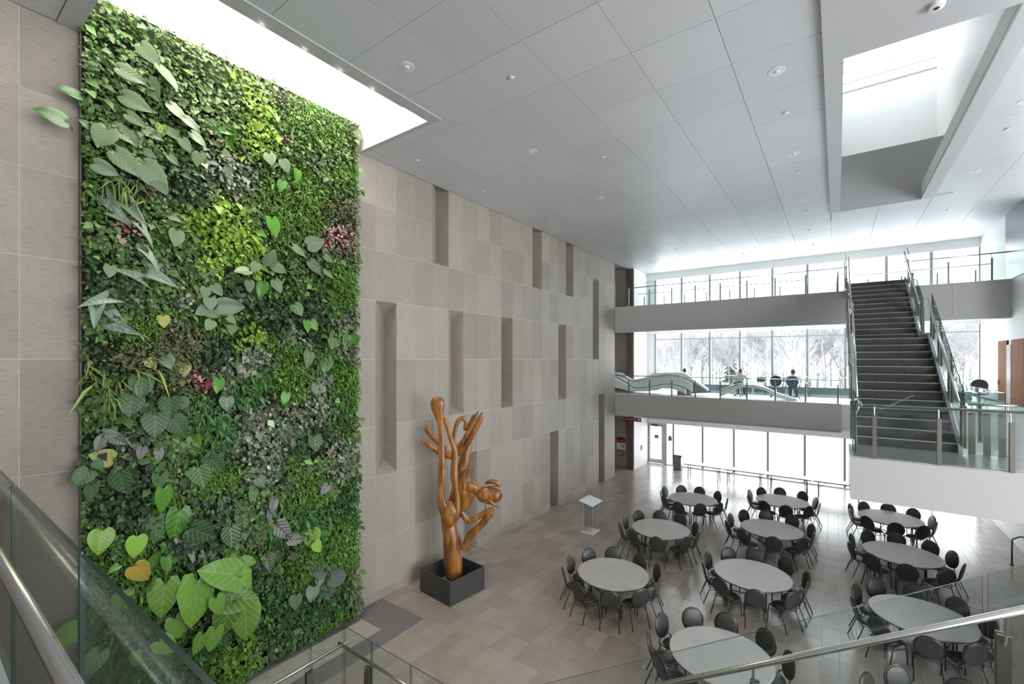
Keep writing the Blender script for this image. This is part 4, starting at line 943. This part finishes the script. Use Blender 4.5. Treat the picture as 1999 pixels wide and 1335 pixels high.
for (x, row, ys) in ((.87, 'line beside the stone wall', (14.57, 10.59, 7.94)), (4.81, 'line over the wall-side tables', (18.58, 14.6, 10.57, 6.61)), (8.74, 'line beside the skylight', (24.1, 18.53, 14.56, 10.9)), (12.66, 'line beyond the skylight', (14.56,)), (5.9, 'group over the upper bridge', (24.19, 24.15)), (3.45, 'corner of the upper bridge ceiling', (24.2,))):
    for k, y in enumerate(ys):
        o = spk if fi else copy_tree(spk); fi = False; o.location = (x+(.4*k if 'group' in row else 0), y, CE)
        o['label'] = f'small white sprinkler cap, {ORD[k]} from the windows in the {row}'
# LED track inside the plant slot
lt = empty('light_track', (2.46, 4.4, CE), 'thin track with small spot lamps along the plant slot rim', 'track light')
MB().box(2.445, 2.478, 1.9, 6.1, CE-.012, CE+.02).build('rail', M['lamp_ring'], lt)
M['lamp_on'] = mat('lamp_lens', (1, 1, 1), .3, emit=(1, .97, .9), estr=14)
for y in (2.7, 3.33, 4.01, 4.67, 5.35):
    s_ = MB().box(2.40, 2.475, y-.05, y+.05, CE-.035, CE+.0).build('spot_lamp', M['lamp_ring'], lt)
    MB().box(2.405, 2.47, y-.04, y+.04, CE-.042, CE-.035).build('lens', M['lamp_on'], s_)
sd = empty('smoke_detector', (10.75, 8.75, CE-.06), 'round white smoke detector on the soffit beside the skylight', 'detector')
MB().lathe([(.05, CE-.12), (.09, CE-.11), (.10, CE-.08), (.10, CE-.06)], (10.75, 8.75, 0), 18).build('body', M['white'], sd)
MB().lathe([(.02, CE-.13), (.04, CE-.12), (.04, CE-.115)], (10.75, 8.75, 0), 12).build('sensor', M['dark_metal'], sd)

# ================================================================== SIGNS AND WALL ITEMS
M['sign_red'] = mat('sign_maroon_red', (.17, .012, .030), .45); M['sign_white'] = mat('sign_white', (.75, .72, .72), .5)
def letters(root, x0, x1, y, z0, z1, n, mt, seed):
    """a line of small unreadable glyph strokes, as the sign shows at this distance"""
    rr_ = random.Random(seed); wch = (x1-x0)/n; m_ = MB()
    for k in range(n):
        if rr_.random() < .15: continue
        a = x0+k*wch
        m_.box(a+wch*.12, a+wch*.32, y-.004, y, z0, z1)
        if rr_.random() < .7: m_.box(a+wch*.12, a+wch*.80, y-.004, y, z0 if rr_.random() < .5 else z1-(z1-z0)*.25, z0+(z1-z0)*.25 if rr_.random() < .5 else z1)
        if rr_.random() < .6: m_.box(a+wch*.6, a+wch*.8, y-.004, y, z0, z0+(z1-z0)*rr_.choice((.6, 1)))
    m_.build('lettering', mt, root)
sg = empty('hanging_sign', (.9, YB+.12, 3.02), 'maroon direction sign with white lettering hung under the middle bridge', 'sign')
MB().box(.40, 1.40, YB+.10, YB+.14, 2.98, 3.19).build('board', M['sign_red'], sg)
letters(sg, .44, 1.12, YB+.10, 3.05, 3.11, 17, M['sign_white'], 5)
MB().box(1.22, 1.28, YB+.095, YB+.10, 3.04, 3.13).box(1.30, 1.36, YB+.095, YB+.10, 3.04, 3.13).build('pictogram', M['sign_white'], sg)
for x in (.55, 1.25): MB().tube([(x, YB+.12, 3.18), (x, YB+.12, 3.30)], .008, 6).build('hanger', M['steel'], sg)
pz = empty('wall_poster', (-.52, 24.73, 1.37), 'maroon and white notice panel on the plum corridor wall', 'poster')
MB().box(-.77, -.25, 24.735, 24.75, 1.02, 1.73).build('board', M['sign_white'], pz)
MB().box(-.765, -.255, 24.730, 24.735, 1.40, 1.725).build('header', M['sign_red'], pz)
MB().box(-.56, -.50, 24.728, 24.735, 1.14, 1.34).box(-.44, -.38, 24.728, 24.735, 1.08, 1.36).box(-.35, -.31, 24.728, 24.735, 1.12, 1.30).build('picture', M['dark_stone'], pz)
letters(pz, -.72, -.32, 24.730, 1.52, 1.57, 12, M['sign_white'], 9)
pq = empty('framed_notice', (-.54, 24.73, .84), 'small framed orange notice under the maroon panel', 'notice')
MB().box(-.71, -.37, 24.735, 24.75, .70, .97).build('frame', M['dark_metal'], pq)
MB().box(-.70, -.42, 24.728, 24.735, .73, .93).build('sheet', mat('orange_paper', (.50, .26, .08), .6), pq)
letters(pq, -.66, -.46, 24.728, .80, .83, 7, M['sign_red'], 3)
cr_ = empty('card_reader', (.35, 25.7, 1.05), 'small black card reader on the white wall by the glass door', 'card reader')
MB().box(.34, .375, 25.62, 25.76, .92, 1.20).build('housing', M['dark_metal'], cr_, bevel=.01)
MB().box(.375, .38, 25.65, 25.73, 1.10, 1.16).build('light_window', M['joint'], cr_)
# notices on the door side light
nt_ = empty('glass_notice', (1.62, YF-.03, 1.6), 'grey notice sticker on the side pane by the glass door', 'sticker')
MB().box(1.52, 1.76, YF-.03, YF-.02, 1.42, 1.66).build('sheet', M['dark_stone'], nt_)
MB().box(1.56, 1.72, YF-.03, YF-.02, 1.66, 1.74).build('top_tab', M['dark_stone'], nt_)
# timber door on the right wall of the middle level
M['oak'] = mat('oak_veneer', (.30, .11, .015), .65, spec=.15)
m = M['oak']; L(m, ramp(m, noise(m, mapping(m, position(m), (9, 9, 1.2)), 2, 4), [(.3, (.17, .055, .007)), (.7, (.23, .08, .012))]), bsdf(m).inputs['Base Color'])
td = sroot('door_2', (XR, 22.4, L2))
MB().box(XR-.05, XR, 23.0, 24.04, L2+.30, 6.88).build('door_leaf', M['oak'], td)
MB().box(XR-.05, XR, 21.2, 22.49, L2+.30, 6.88).build('door_leaf', M['oak'], td)
MB().box(XR-.06, XR, 22.51, 22.98, L2+.30, 6.72).build('side_light', mat('frosted_lite', (.55, .54, .53), .25), td)
MB().box(XR-.04, XR, 21.2, 24.1, L2, L2+.28).build('base_rail', M['trim'], td)
MB().box(XR-.09, XR-.05, 23.9, 23.93, 5.3, 5.45).build('lever_handle', M['steel'], td)
# black bent-tube wall rails at the foot of the right wall
for i, y in enumerate((20.3, 18.2)):
    h = empty('grab_rail', (XR-.05, y, .5), f'black bent tube rail low on the white wall, {ORD[i]} from the windows', 'rail', 'low wall rails')
    MB().tube([(XR, y, .78), (XR-.35, y-.05, .78), (XR-.55, y-.25, .72), (XR-.6, y-.45, .55), (XR-.6, y-.45, 0)], .022, 8).build('tube', M['dark_metal'], h, smooth=True)
    MB().lathe([(.05, 0), (.05, .02)], (XR-.6, y-.45, 0), 12).build('foot_flange', M['dark_metal'], h)

# ================================================================== MIDDLE BRIDGE: WAVE BENCH, DESKS, PEOPLE
M['gloss_white'] = mat('gloss_white', (.9, .905, .91), .3)
M['wave_foot_gap_shade'] = mat('wave_foot_gap_shade', (.30, .31, .33), .5)
wv_ = empty('wave_bench', (2.0, 24.0, L2), 'long white sculptural wave bench of stacked ribbons on the middle bridge', 'bench')
R3 = [(-.83, 5.49), (-.31, 5.47), (.05, 5.25), (.38, 5.11), (.79, 5.15), (1.3, 5.31), (1.67, 5.48), (2.46, 5.53), (3.17, 5.51), (3.5, 5.3), (3.88, 5.02), (4.37, 4.7), (4.54, 4.6)]
R2 = [(-.71, 5.39), (-.22, 5.25), (.17, 5.09), (.49, 5.0), (.9, 5.03), (1.41, 5.18), (2.01, 5.33), (2.81, 5.35), (3.45, 5.1), (4.07, 4.75), (4.31, 4.58)]
R1 = [(-.58, 5.28), (-.15, 5.09), (.29, 4.85), (.61, 4.67), (1.01, 4.65), (1.51, 4.73), (1.97, 4.85), (2.63, 4.9), (3.28, 4.74), (3.53, 4.59), (3.63, 4.52)]
B1 = [(-.58, 4.71), (.29, 4.54), (.61, 4.49), (1.01, 4.50), (1.51, 4.54), (1.97, 4.66), (2.63, 4.71), (3.2, 4.58), (3.4, 4.45)]
def ribbon(top, bot, y0, y1, root):
    T_ = catmull([(x, z, 0) for x, z in top], 4); B_ = catmull([(x, z, 0) for x, z in bot], 4)
    tx = [p[0] for p in T_]; tz = [p[1] for p in T_]; bx_ = [p[0] for p in B_]; bz = [p[1] for p in B_]
    xs = np.linspace(max(tx[0], bx_[0]), min(tx[-1], bx_[-1]), 48); zt = np.interp(xs, tx, tz); zb = np.minimum(np.interp(xs, bx_, bz), zt-.03)
    v = []; f = []
    for x, a, b in zip(xs, zt, zb): v += [(x, y0, b), (x, y0, a), (x, y1, a), (x, y1, b)]
    for i in range(47):
        for j in range(4):
            a = i*4+j; b = i*4+(j+1) % 4; f.append((a, b, b+4, a+4))
    f += [(0, 1, 2, 3), (191, 190, 189, 188)]
    MB().add(v, f).build('ribbon', M['gloss_white'], root)
off = lambda c_, d: [(x, z-d) for x, z in c_]
ribbon(R3, off(R2, -.045), 24.06, 24.36, wv_); ribbon(R2, off(R1, -.045), 23.78, 24.02, wv_); ribbon(R1, B1, 23.5, 23.74, wv_)
bk = [(x, z-.06) for x, z in R3]; poly_ = bk+[(x, max(z-.02, L2+.02)) for x, z in reversed(B1)]
MB().prism(poly_, 'y', 24.37, 24.40).build('backing', M['wave_foot_gap_shade'], wv_)  # grey board added behind the ribbons, standing for shade in their gaps
MB().box(-.8, .5, 23.85, 24.3, L2, L2+.12).build('foot', M['wave_foot_gap_shade'], wv_)
MB().box(2.9, 3.5, 23.85, 24.3, L2, L2+.2).build('foot', M['wave_foot_gap_shade'], wv_)
w2 = empty('wave_bench', (6.4, 23.7, L2), 'short white arched bench beside the long wave bench', 'bench')
A2 = [(5.05, 4.66), (5.44, 4.85), (5.77, 4.98), (6.17, 5.04), (6.53, 5.03), (6.95, 4.92), (7.29, 4.75), (7.65, 4.61), (8.16, 4.47)]
A2b = [(5.05, 4.42), (5.44, 4.63), (5.77, 4.81), (6.17, 4.91), (6.53, 4.89), (6.95, 4.79), (7.29, 4.59), (7.65, 4.44), (8.16, 4.39)]
ribbon(A2, A2b, 23.4, 23.9, w2)
ribbon([(x-.1, z+.06) for x, z in A2[:4]], [(x-.1, z+.025) for x, z in A2[:4]], 23.95, 24.2, w2)
rd_ = empty('radiator', (9, 26.66, L2), 'long low blue-grey convector cover under the middle bridge windows', 'radiator')
MB().box(3.6, XR-.3, 26.58, 26.76, L2+.12, L2+.46).build('cover', mat('convector', (.20, .24, .28), .4), rd_)
MB().box(3.6, XR-.3, 26.62, 26.72, L2, L2+.12).build('plinth', M['white'], rd_)

M['skin'] = mat('skin', (.50, .29, .21), .5); M['mesh_black'] = mat('chair_mesh', (.035, .04, .05), .6)
def office_chair(x, y, label, back_mat, bz=.80, bh=.26):
    r = empty('office_chair', (x, y, L2), label, 'chair', 'office chairs on the middle bridge')
    def B(nm, mb_, mt, sm=False, par=None): return mb_.build(nm, mt, par or r, smooth=sm)
    m_ = MB(); lens(m_, x, y, L2+.46, .24, .24, .05, 18, (1, 0, 0), (0, 1, 0), (0, 0, 1)); B('seat', m_, back_mat, True)
    m_ = MB(); lens(m_, x, y-.27, L2+bz, .25, bh, .03, 18, (1, 0, 0), (0, -.15, 1), (0, 1, .15)); B('backrest', m_, back_mat, True)
    B('back_bar', MB().tube([(x, y-.05, L2+.42), (x, y-.30, L2+.45), (x, y-.30, L2+.8)], .02, 6), M['mesh_black'])
    B('column', MB().tube([(x, y, L2+.10), (x, y, L2+.43)], .028, 8), M['steel'])
    for s in (-1, 1): B('armrest', MB().tube([(x+s*.25, y-.12, L2+.45), (x+s*.28, y-.10, L2+.66), (x+s*.28, y+.14, L2+.66)], .02, 6), M['mesh_black'])
    for k in range(5):
        a = 2*PI*k/5; e = (x+.28*math.cos(a), y+.28*math.sin(a), L2+.07)
        g_ = B('base_arm', MB().tube([(x, y, L2+.11), e], .018, 6), M['mesh_black'])
        B('caster', MB().tube([(e[0]-.02, e[1], L2+.03), (e[0]+.02, e[1], L2+.03)], .03, 8), M['mesh_black'], par=g_)
    return r
def person(x, y, label, top_mat, hair_mat, trousers, lean=.12):
    """seated figure facing the windows"""
    z = L2
    J = {'pel': (0, .0, .52, .15, .12), 'waist': (0, .02, .68, .165, .12), 'chest': (0, .04+lean*.3, .92, .20, .135), 'sh': (0, .05+lean*.5, 1.04, .16, .10), 'neck': (0, .07+lean*.6, 1.12, .055, .055), 'hd': (0, .09+lean*.7, 1.20, .075, .085), 'crown': (0, .085+lean*.7, 1.31, .075, .09),
         'shl': (-.21, .05+lean*.5, 1.01, .075, .075), 'ell': (-.34, .17, .78, .058, .058), 'wrl': (-.17, .40, .72, .034, .034), 'hal': (-.14, .48, .73, .042, .022),
         'shr': (.21, .05+lean*.5, 1.01, .075, .075), 'elr': (.34, .17, .78, .058, .058), 'wrr': (.17, .40, .72, .034, .034), 'har': (.14, .48, .73, .042, .022),
         'hpl': (-.10, .06, .52, .095, .09), 'knl': (-.13, .46, .53, .065, .065), 'anl': (-.13, .44, .12, .045, .045), 'tol': (-.13, .60, .05, .045, .035),
         'hpr': (.10, .06, .52, .095, .09), 'knr': (.13, .46, .53, .065, .065), 'anr': (.13, .44, .12, .045, .045), 'tor': (.13, .60, .05, .045, .035)}
    names = list(J); E_ = [('pel', 'waist'), ('waist', 'chest'), ('chest', 'sh'), ('sh', 'neck'), ('neck', 'hd'), ('hd', 'crown'), ('chest', 'shl'), ('shl', 'ell'), ('ell', 'wrl'), ('wrl', 'hal'), ('chest', 'shr'), ('shr', 'elr'), ('elr', 'wrr'), ('wrr', 'har'),
         ('pel', 'hpl'), ('hpl', 'knl'), ('knl', 'anl'), ('anl', 'tol'), ('pel', 'hpr'), ('hpr', 'knr'), ('knr', 'anr'), ('anr', 'tor')]
    me = bpy.data.meshes.new('person'); me.from_pydata([J[n][:3] for n in names], [(names.index(a), names.index(b)) for a, b in E_], [])
    o = bpy.data.objects.new('person', me); o.location = (x, y, z); COL.objects.link(o)
    sk_ = o.modifiers.new('skin', 'SKIN'); ss = o.modifiers.new('sub', 'SUBSURF'); ss.levels = 2; ss.render_levels = 2
    for i, n in enumerate(names):
        me.skin_vertices[0].data[i].radius = J[n][3:5]; me.skin_vertices[0].data[i].use_root = (n == 'pel')
    # clothing colours by body height and reach
    m = bpy.data.materials.new('clothed_body'); m.use_nodes = True; tc = N(m, 'ShaderNodeTexCoord').outputs['Object']
    sx_ = N(m, 'ShaderNodeSeparateXYZ'); L(m, tc, sx_.inputs[0])
    def gt(sock, v_): q = N(m, 'ShaderNodeMath', operation='GREATER_THAN'); L(m, sock, q.inputs[0]); q.inputs[1].default_value = v_; return q.outputs[0]
    c_ = mixc(m, gt(sx_.outputs[2], .60), trousers, top_mat); c_ = mixc(m, gt(sx_.outputs[2], 1.10), c_, (.50, .29, .21))
    L(m, c_, bsdf(m).inputs['Base Color']); bsdf(m).inputs['Roughness'].default_value = .8
    me.materials.append(m)
    hc = Vector((x, y+.085+lean*.7, z+1.235))
    def part(nm, mb_, mt, sm=True): return mb_.build(nm, mt, o, smooth=sm)
    h = MB(); nu, nv_ = 14, 8; v = []; f = []
    for i in range(nv_+1):
        ph = PI*i/nv_
        for k in range(nu):
            a = 2*PI*k/nu; yy = math.sin(ph)*math.sin(a); sc_ = 1.0
            v.append(hc+Vector((.088*math.sin(ph)*math.cos(a), .104*yy-.012, .118*math.cos(ph)+.018-(.05 if yy > .2 and math.cos(ph) < .3 else 0))))
    for i in range(nv_-2):
        for k in range(nu): f.append((i*nu+k, i*nu+(k+1) % nu, (i+1)*nu+(k+1) % nu, (i+1)*nu+k))
    part('hair', h.add(v, f), hair_mat)
    for s in (-1, 1):
        part('ear', MB().tube([hc+Vector((s*.083, .0, -.03)), hc+Vector((s*.097, -.01, .0)), hc+Vector((s*.086, .0, .03))], .012, 6), M['skin'])
    part('nose', MB().tube([hc+Vector((0, .085, .0)), hc+Vector((0, .118, -.03)), hc+Vector((0, .09, -.04))], .012, 6), M['skin'])
    for s in (-1, 1):
        for k in range(4):
            b_ = Vector((x+s*(.14-.015*(k-1.5)), y+.50, z+.735)); part('finger', MB().tube([b_, b_+Vector((0, .035, .012)), b_+Vector((0, .065-.006*abs(k-1.5), -.005))], .008, 5), M['skin'])
        b_ = Vector((x+s*.105, y+.46, z+.735)); part('thumb', MB().tube([b_, b_+Vector((-s*.02, .025, .008)), b_+Vector((-s*.025, .05, 0))], .009, 5), M['skin'])
    tag(o, label, 'person'); return o
hair1 = mat('hair_auburn', (.16, .06, .04), .7); hair2 = mat('hair_black', (.02, .018, .018), .7)
grey_ch = mat('chair_grey_blue', (.05, .075, .10), .6)
office_chair(5.65, 24.95, 'black office chair under the person in the grey-green jacket', M['mesh_black'], .60, .13)
person(5.65, 24.95, 'seated person in grey-green jacket with auburn hair facing the windows', (.50, .56, .54), hair1, (.05, .06, .08))
office_chair(7.92, 24.75, 'blue-backed office chair under the person in the white shirt', grey_ch)
person(7.92, 24.75, 'seated person in pale shirt with short dark hair facing the windows', (.75, .80, .84), hair2, (.05, .07, .10))
person(2.96, 24.85, 'person in dark clothing half hidden behind the long wave bench', (.05, .05, .06), hair2, (.04, .04, .05))
office_chair(2.96, 24.95, 'office chair hidden behind the long wave bench', M['mesh_black'])
office_chair(7.22, 25.15, 'empty black office chair between the two desks', M['mesh_black'])
office_chair(14.05, 24.9, 'empty black office chair by the timber doors', M['mesh_black'])
def desk(x, label):
    r = empty('desk', (x, 25.72, L2), label, 'desk', 'small desks on the middle bridge')
    MB().box(x-.45, x+.45, 25.45, 25.98, L2+.69, L2+.72).build('desktop', M['gloss_white'], r)
    for s in (-1, 1):
        MB().tube([(x+s*.40, 25.5, L2+.70), (x+s*.41, 25.5, L2+.35), (x+s*.42, 25.48, L2)], .013, 6).build('leg', M['steel'], r)
        MB().tube([(x+s*.40, 25.93, L2+.70), (x+s*.41, 25.93, L2+.35), (x+s*.42, 25.95, L2)], .013, 6).build('leg', M['steel'], r)
    return r
desk(5.7, 'white desk in front of the person in the grey-green jacket'); desk(8.0, 'white desk in front of the person in the pale shirt')
def backpack(x, y, z, label):
    r = empty('backpack', (x, y, z), label, 'bag')
    MB().box(x-.19, x+.19, y-.10, y+.10, z, z+.22).build('body', mat('bag_cloth', (.03, .03, .04), .8), r, bevel=.06)
    MB().box(x-.13, x+.13, y-.14, y-.10, z+.02, z+.13).build('pocket', M['mesh_black'], r, bevel=.02)
    MB().tube([(x-.05, y, z+.21), (x, y, z+.26), (x+.05, y, z+.21)], .01, 6).build('strap', M['mesh_black'], r)
desk(6.55, 'white desk with a dark backpack between the two seated people')
backpack(6.5, 25.7, L2+.72, 'dark backpack lying on the desk between the two seated people')
backpack(7.62, 25.72, L2+.72, 'dark backpack on the desk of the person in the pale shirt')

# ================================================================== OUTDOORS
gx_ = np.linspace(-70, 90, 60); gy_ = np.concatenate([np.linspace(27.2, 60, 24), np.linspace(62, 150, 26)]); v = []; f = []
for j, y in enumerate(gy_):
    for i, x in enumerate(gx_):
        t_ = min(max((y-34)/50, 0), 1)
        z = -.14+1.5*t_*t_+.25*math.sin(x*.11+y*.07)*t_+3.0*max(0, (y-100)/50)
        z += 1.4*math.exp(-((x+2)/4)**2-((y-64)/8)**2)
        v.append((x, y, z))
nx_ = len(gx_)
for j in range(len(gy_)-1):
    for i in range(nx_-1): a = j*nx_+i; f.append((a, a+1, a+nx_+1, a+nx_))
sn = MB().add(v, f).build('snow_ground', M['snow'], smooth=True); sn['kind'] = 'structure'
M['bark'] = mat('winter_bark', (.175, .167, .166), .9); M['bark2'] = mat('pale_bark', (.235, .226, .224), .9); M['needles'] = mat('needles', (.09, .105, .095), .9)
def grow(h, seed, lv=5, spread=.5):
    rr_ = random.Random(seed); tk = MB(); br = MB()
    def rec(p, d, ln, r, k):
        q = p+d*ln
        (tk if k == 0 else br).tube([p, (p+q)/2+Vector((rr_.uniform(-1, 1), rr_.uniform(-1, 1), 0))*ln*.04, q], [r, r*.82, r*.6], 5 if k == 0 else 3, caps=False)
        if k >= lv: return
        n = 4 if k == 0 else 3
        for _ in range(n+rr_.randint(0, 1)):
            t_ = rr_.uniform(.35, 1); s = p+(q-p)*t_
            nd = (d+Vector((rr_.gauss(0, spread), rr_.gauss(0, spread), rr_.gauss(.08, spread*.5)))).normalized()
            rec(s, nd, ln*rr_.uniform(.55, .78), r*.5, k+1)
        rec(q, (d+Vector((rr_.gauss(0, .12), rr_.gauss(0, .12), .1))).normalized(), ln*.7, r*.6, k+1)
    rec(Vector((0, 0, -.3)), Vector((0, 0, 1)), h*.42, h*.013, 0)
    return tk.mesh('trunk', None), br.mesh('branches', None)
protos = []
for i in range(6):
    a, b = grow(10+i*.5, 40+i); mt_ = M['bark'] if i % 2 else M['bark2']
    a.materials.append(mt_); b.materials.append(mt_); protos.append((a, b))
def plant_tree(x, y, s, k, label, group):
    t_ = min(max((y-34)/50, 0), 1); z = -.14+1.5*t_*t_+3.0*max(0, (y-100)/50)-.15
    r = empty('bare_tree', (x, y, z), label, 'tree', group); r.scale = (s, s, s); r.rotation_euler = (0, 0, random.uniform(0, 6.28))
    obj('trunk', protos[k][0], r); br = obj('branches', protos[k][1], r)
for j in range(6):
    y0 = 72+5.4*j; n_ = int(15*y0/26.9/2.7)+1
    for k in range(n_):
        y = y0+random.uniform(-1.6, 1.6); x = 9.6-9.4*y0/26.9+(k+.5*(j % 2)+random.uniform(-.25, .25))*2.7
        if abs(x+4) < 4.5 and y < 76: continue
        plant_tree(x, y, random.uniform(.75, 1.1), random.randrange(6), 'leafless winter tree in the wood beyond the glazed wall', 'bare trees in the wood')
plant_tree(5.75, 58, .85, 2, 'large leafless tree standing alone before the wood', 'lone trees')
ev = empty('conifer', (-5.7, 88, 1.2), 'dark conifer among the bare trees beyond the windows', 'tree')
MB().tube([(-5.7, 88, .8), (-5.7, 88, 9)], [.18, .03], 6).build('trunk', M['bark'], ev)
for k in range(9):
    z = 2.5+k*.75; r_c = 1.9*(1-k/9.5)
    MB().lathe([(r_c, z-.35), (r_c*.6, z+.15), (.05, z+.9)], (-5.7, 88, 0), 11).build('bough_tier', M['needles'], ev)
M['concrete_post'] = mat('concrete_post', (.30, .30, .31), .8)
for i, (x, y) in enumerate([(1.58, 29.95), (1.60, 30.9), (1.66, 31.7)]):
    r = empty('bollard', (x, y, -.14), f'{ORD[i]} concrete bollard outside the glass door', 'bollard', 'bollards outside the door')
    MB().box(x-.10, x+.10, y-.10, y+.10, -.2, .80).build('post', M['concrete_post'], r)
    MB().box(x-.16, x+.12, y-.12, y+.12, .80, .88).build('cap', M['concrete_post'], r)
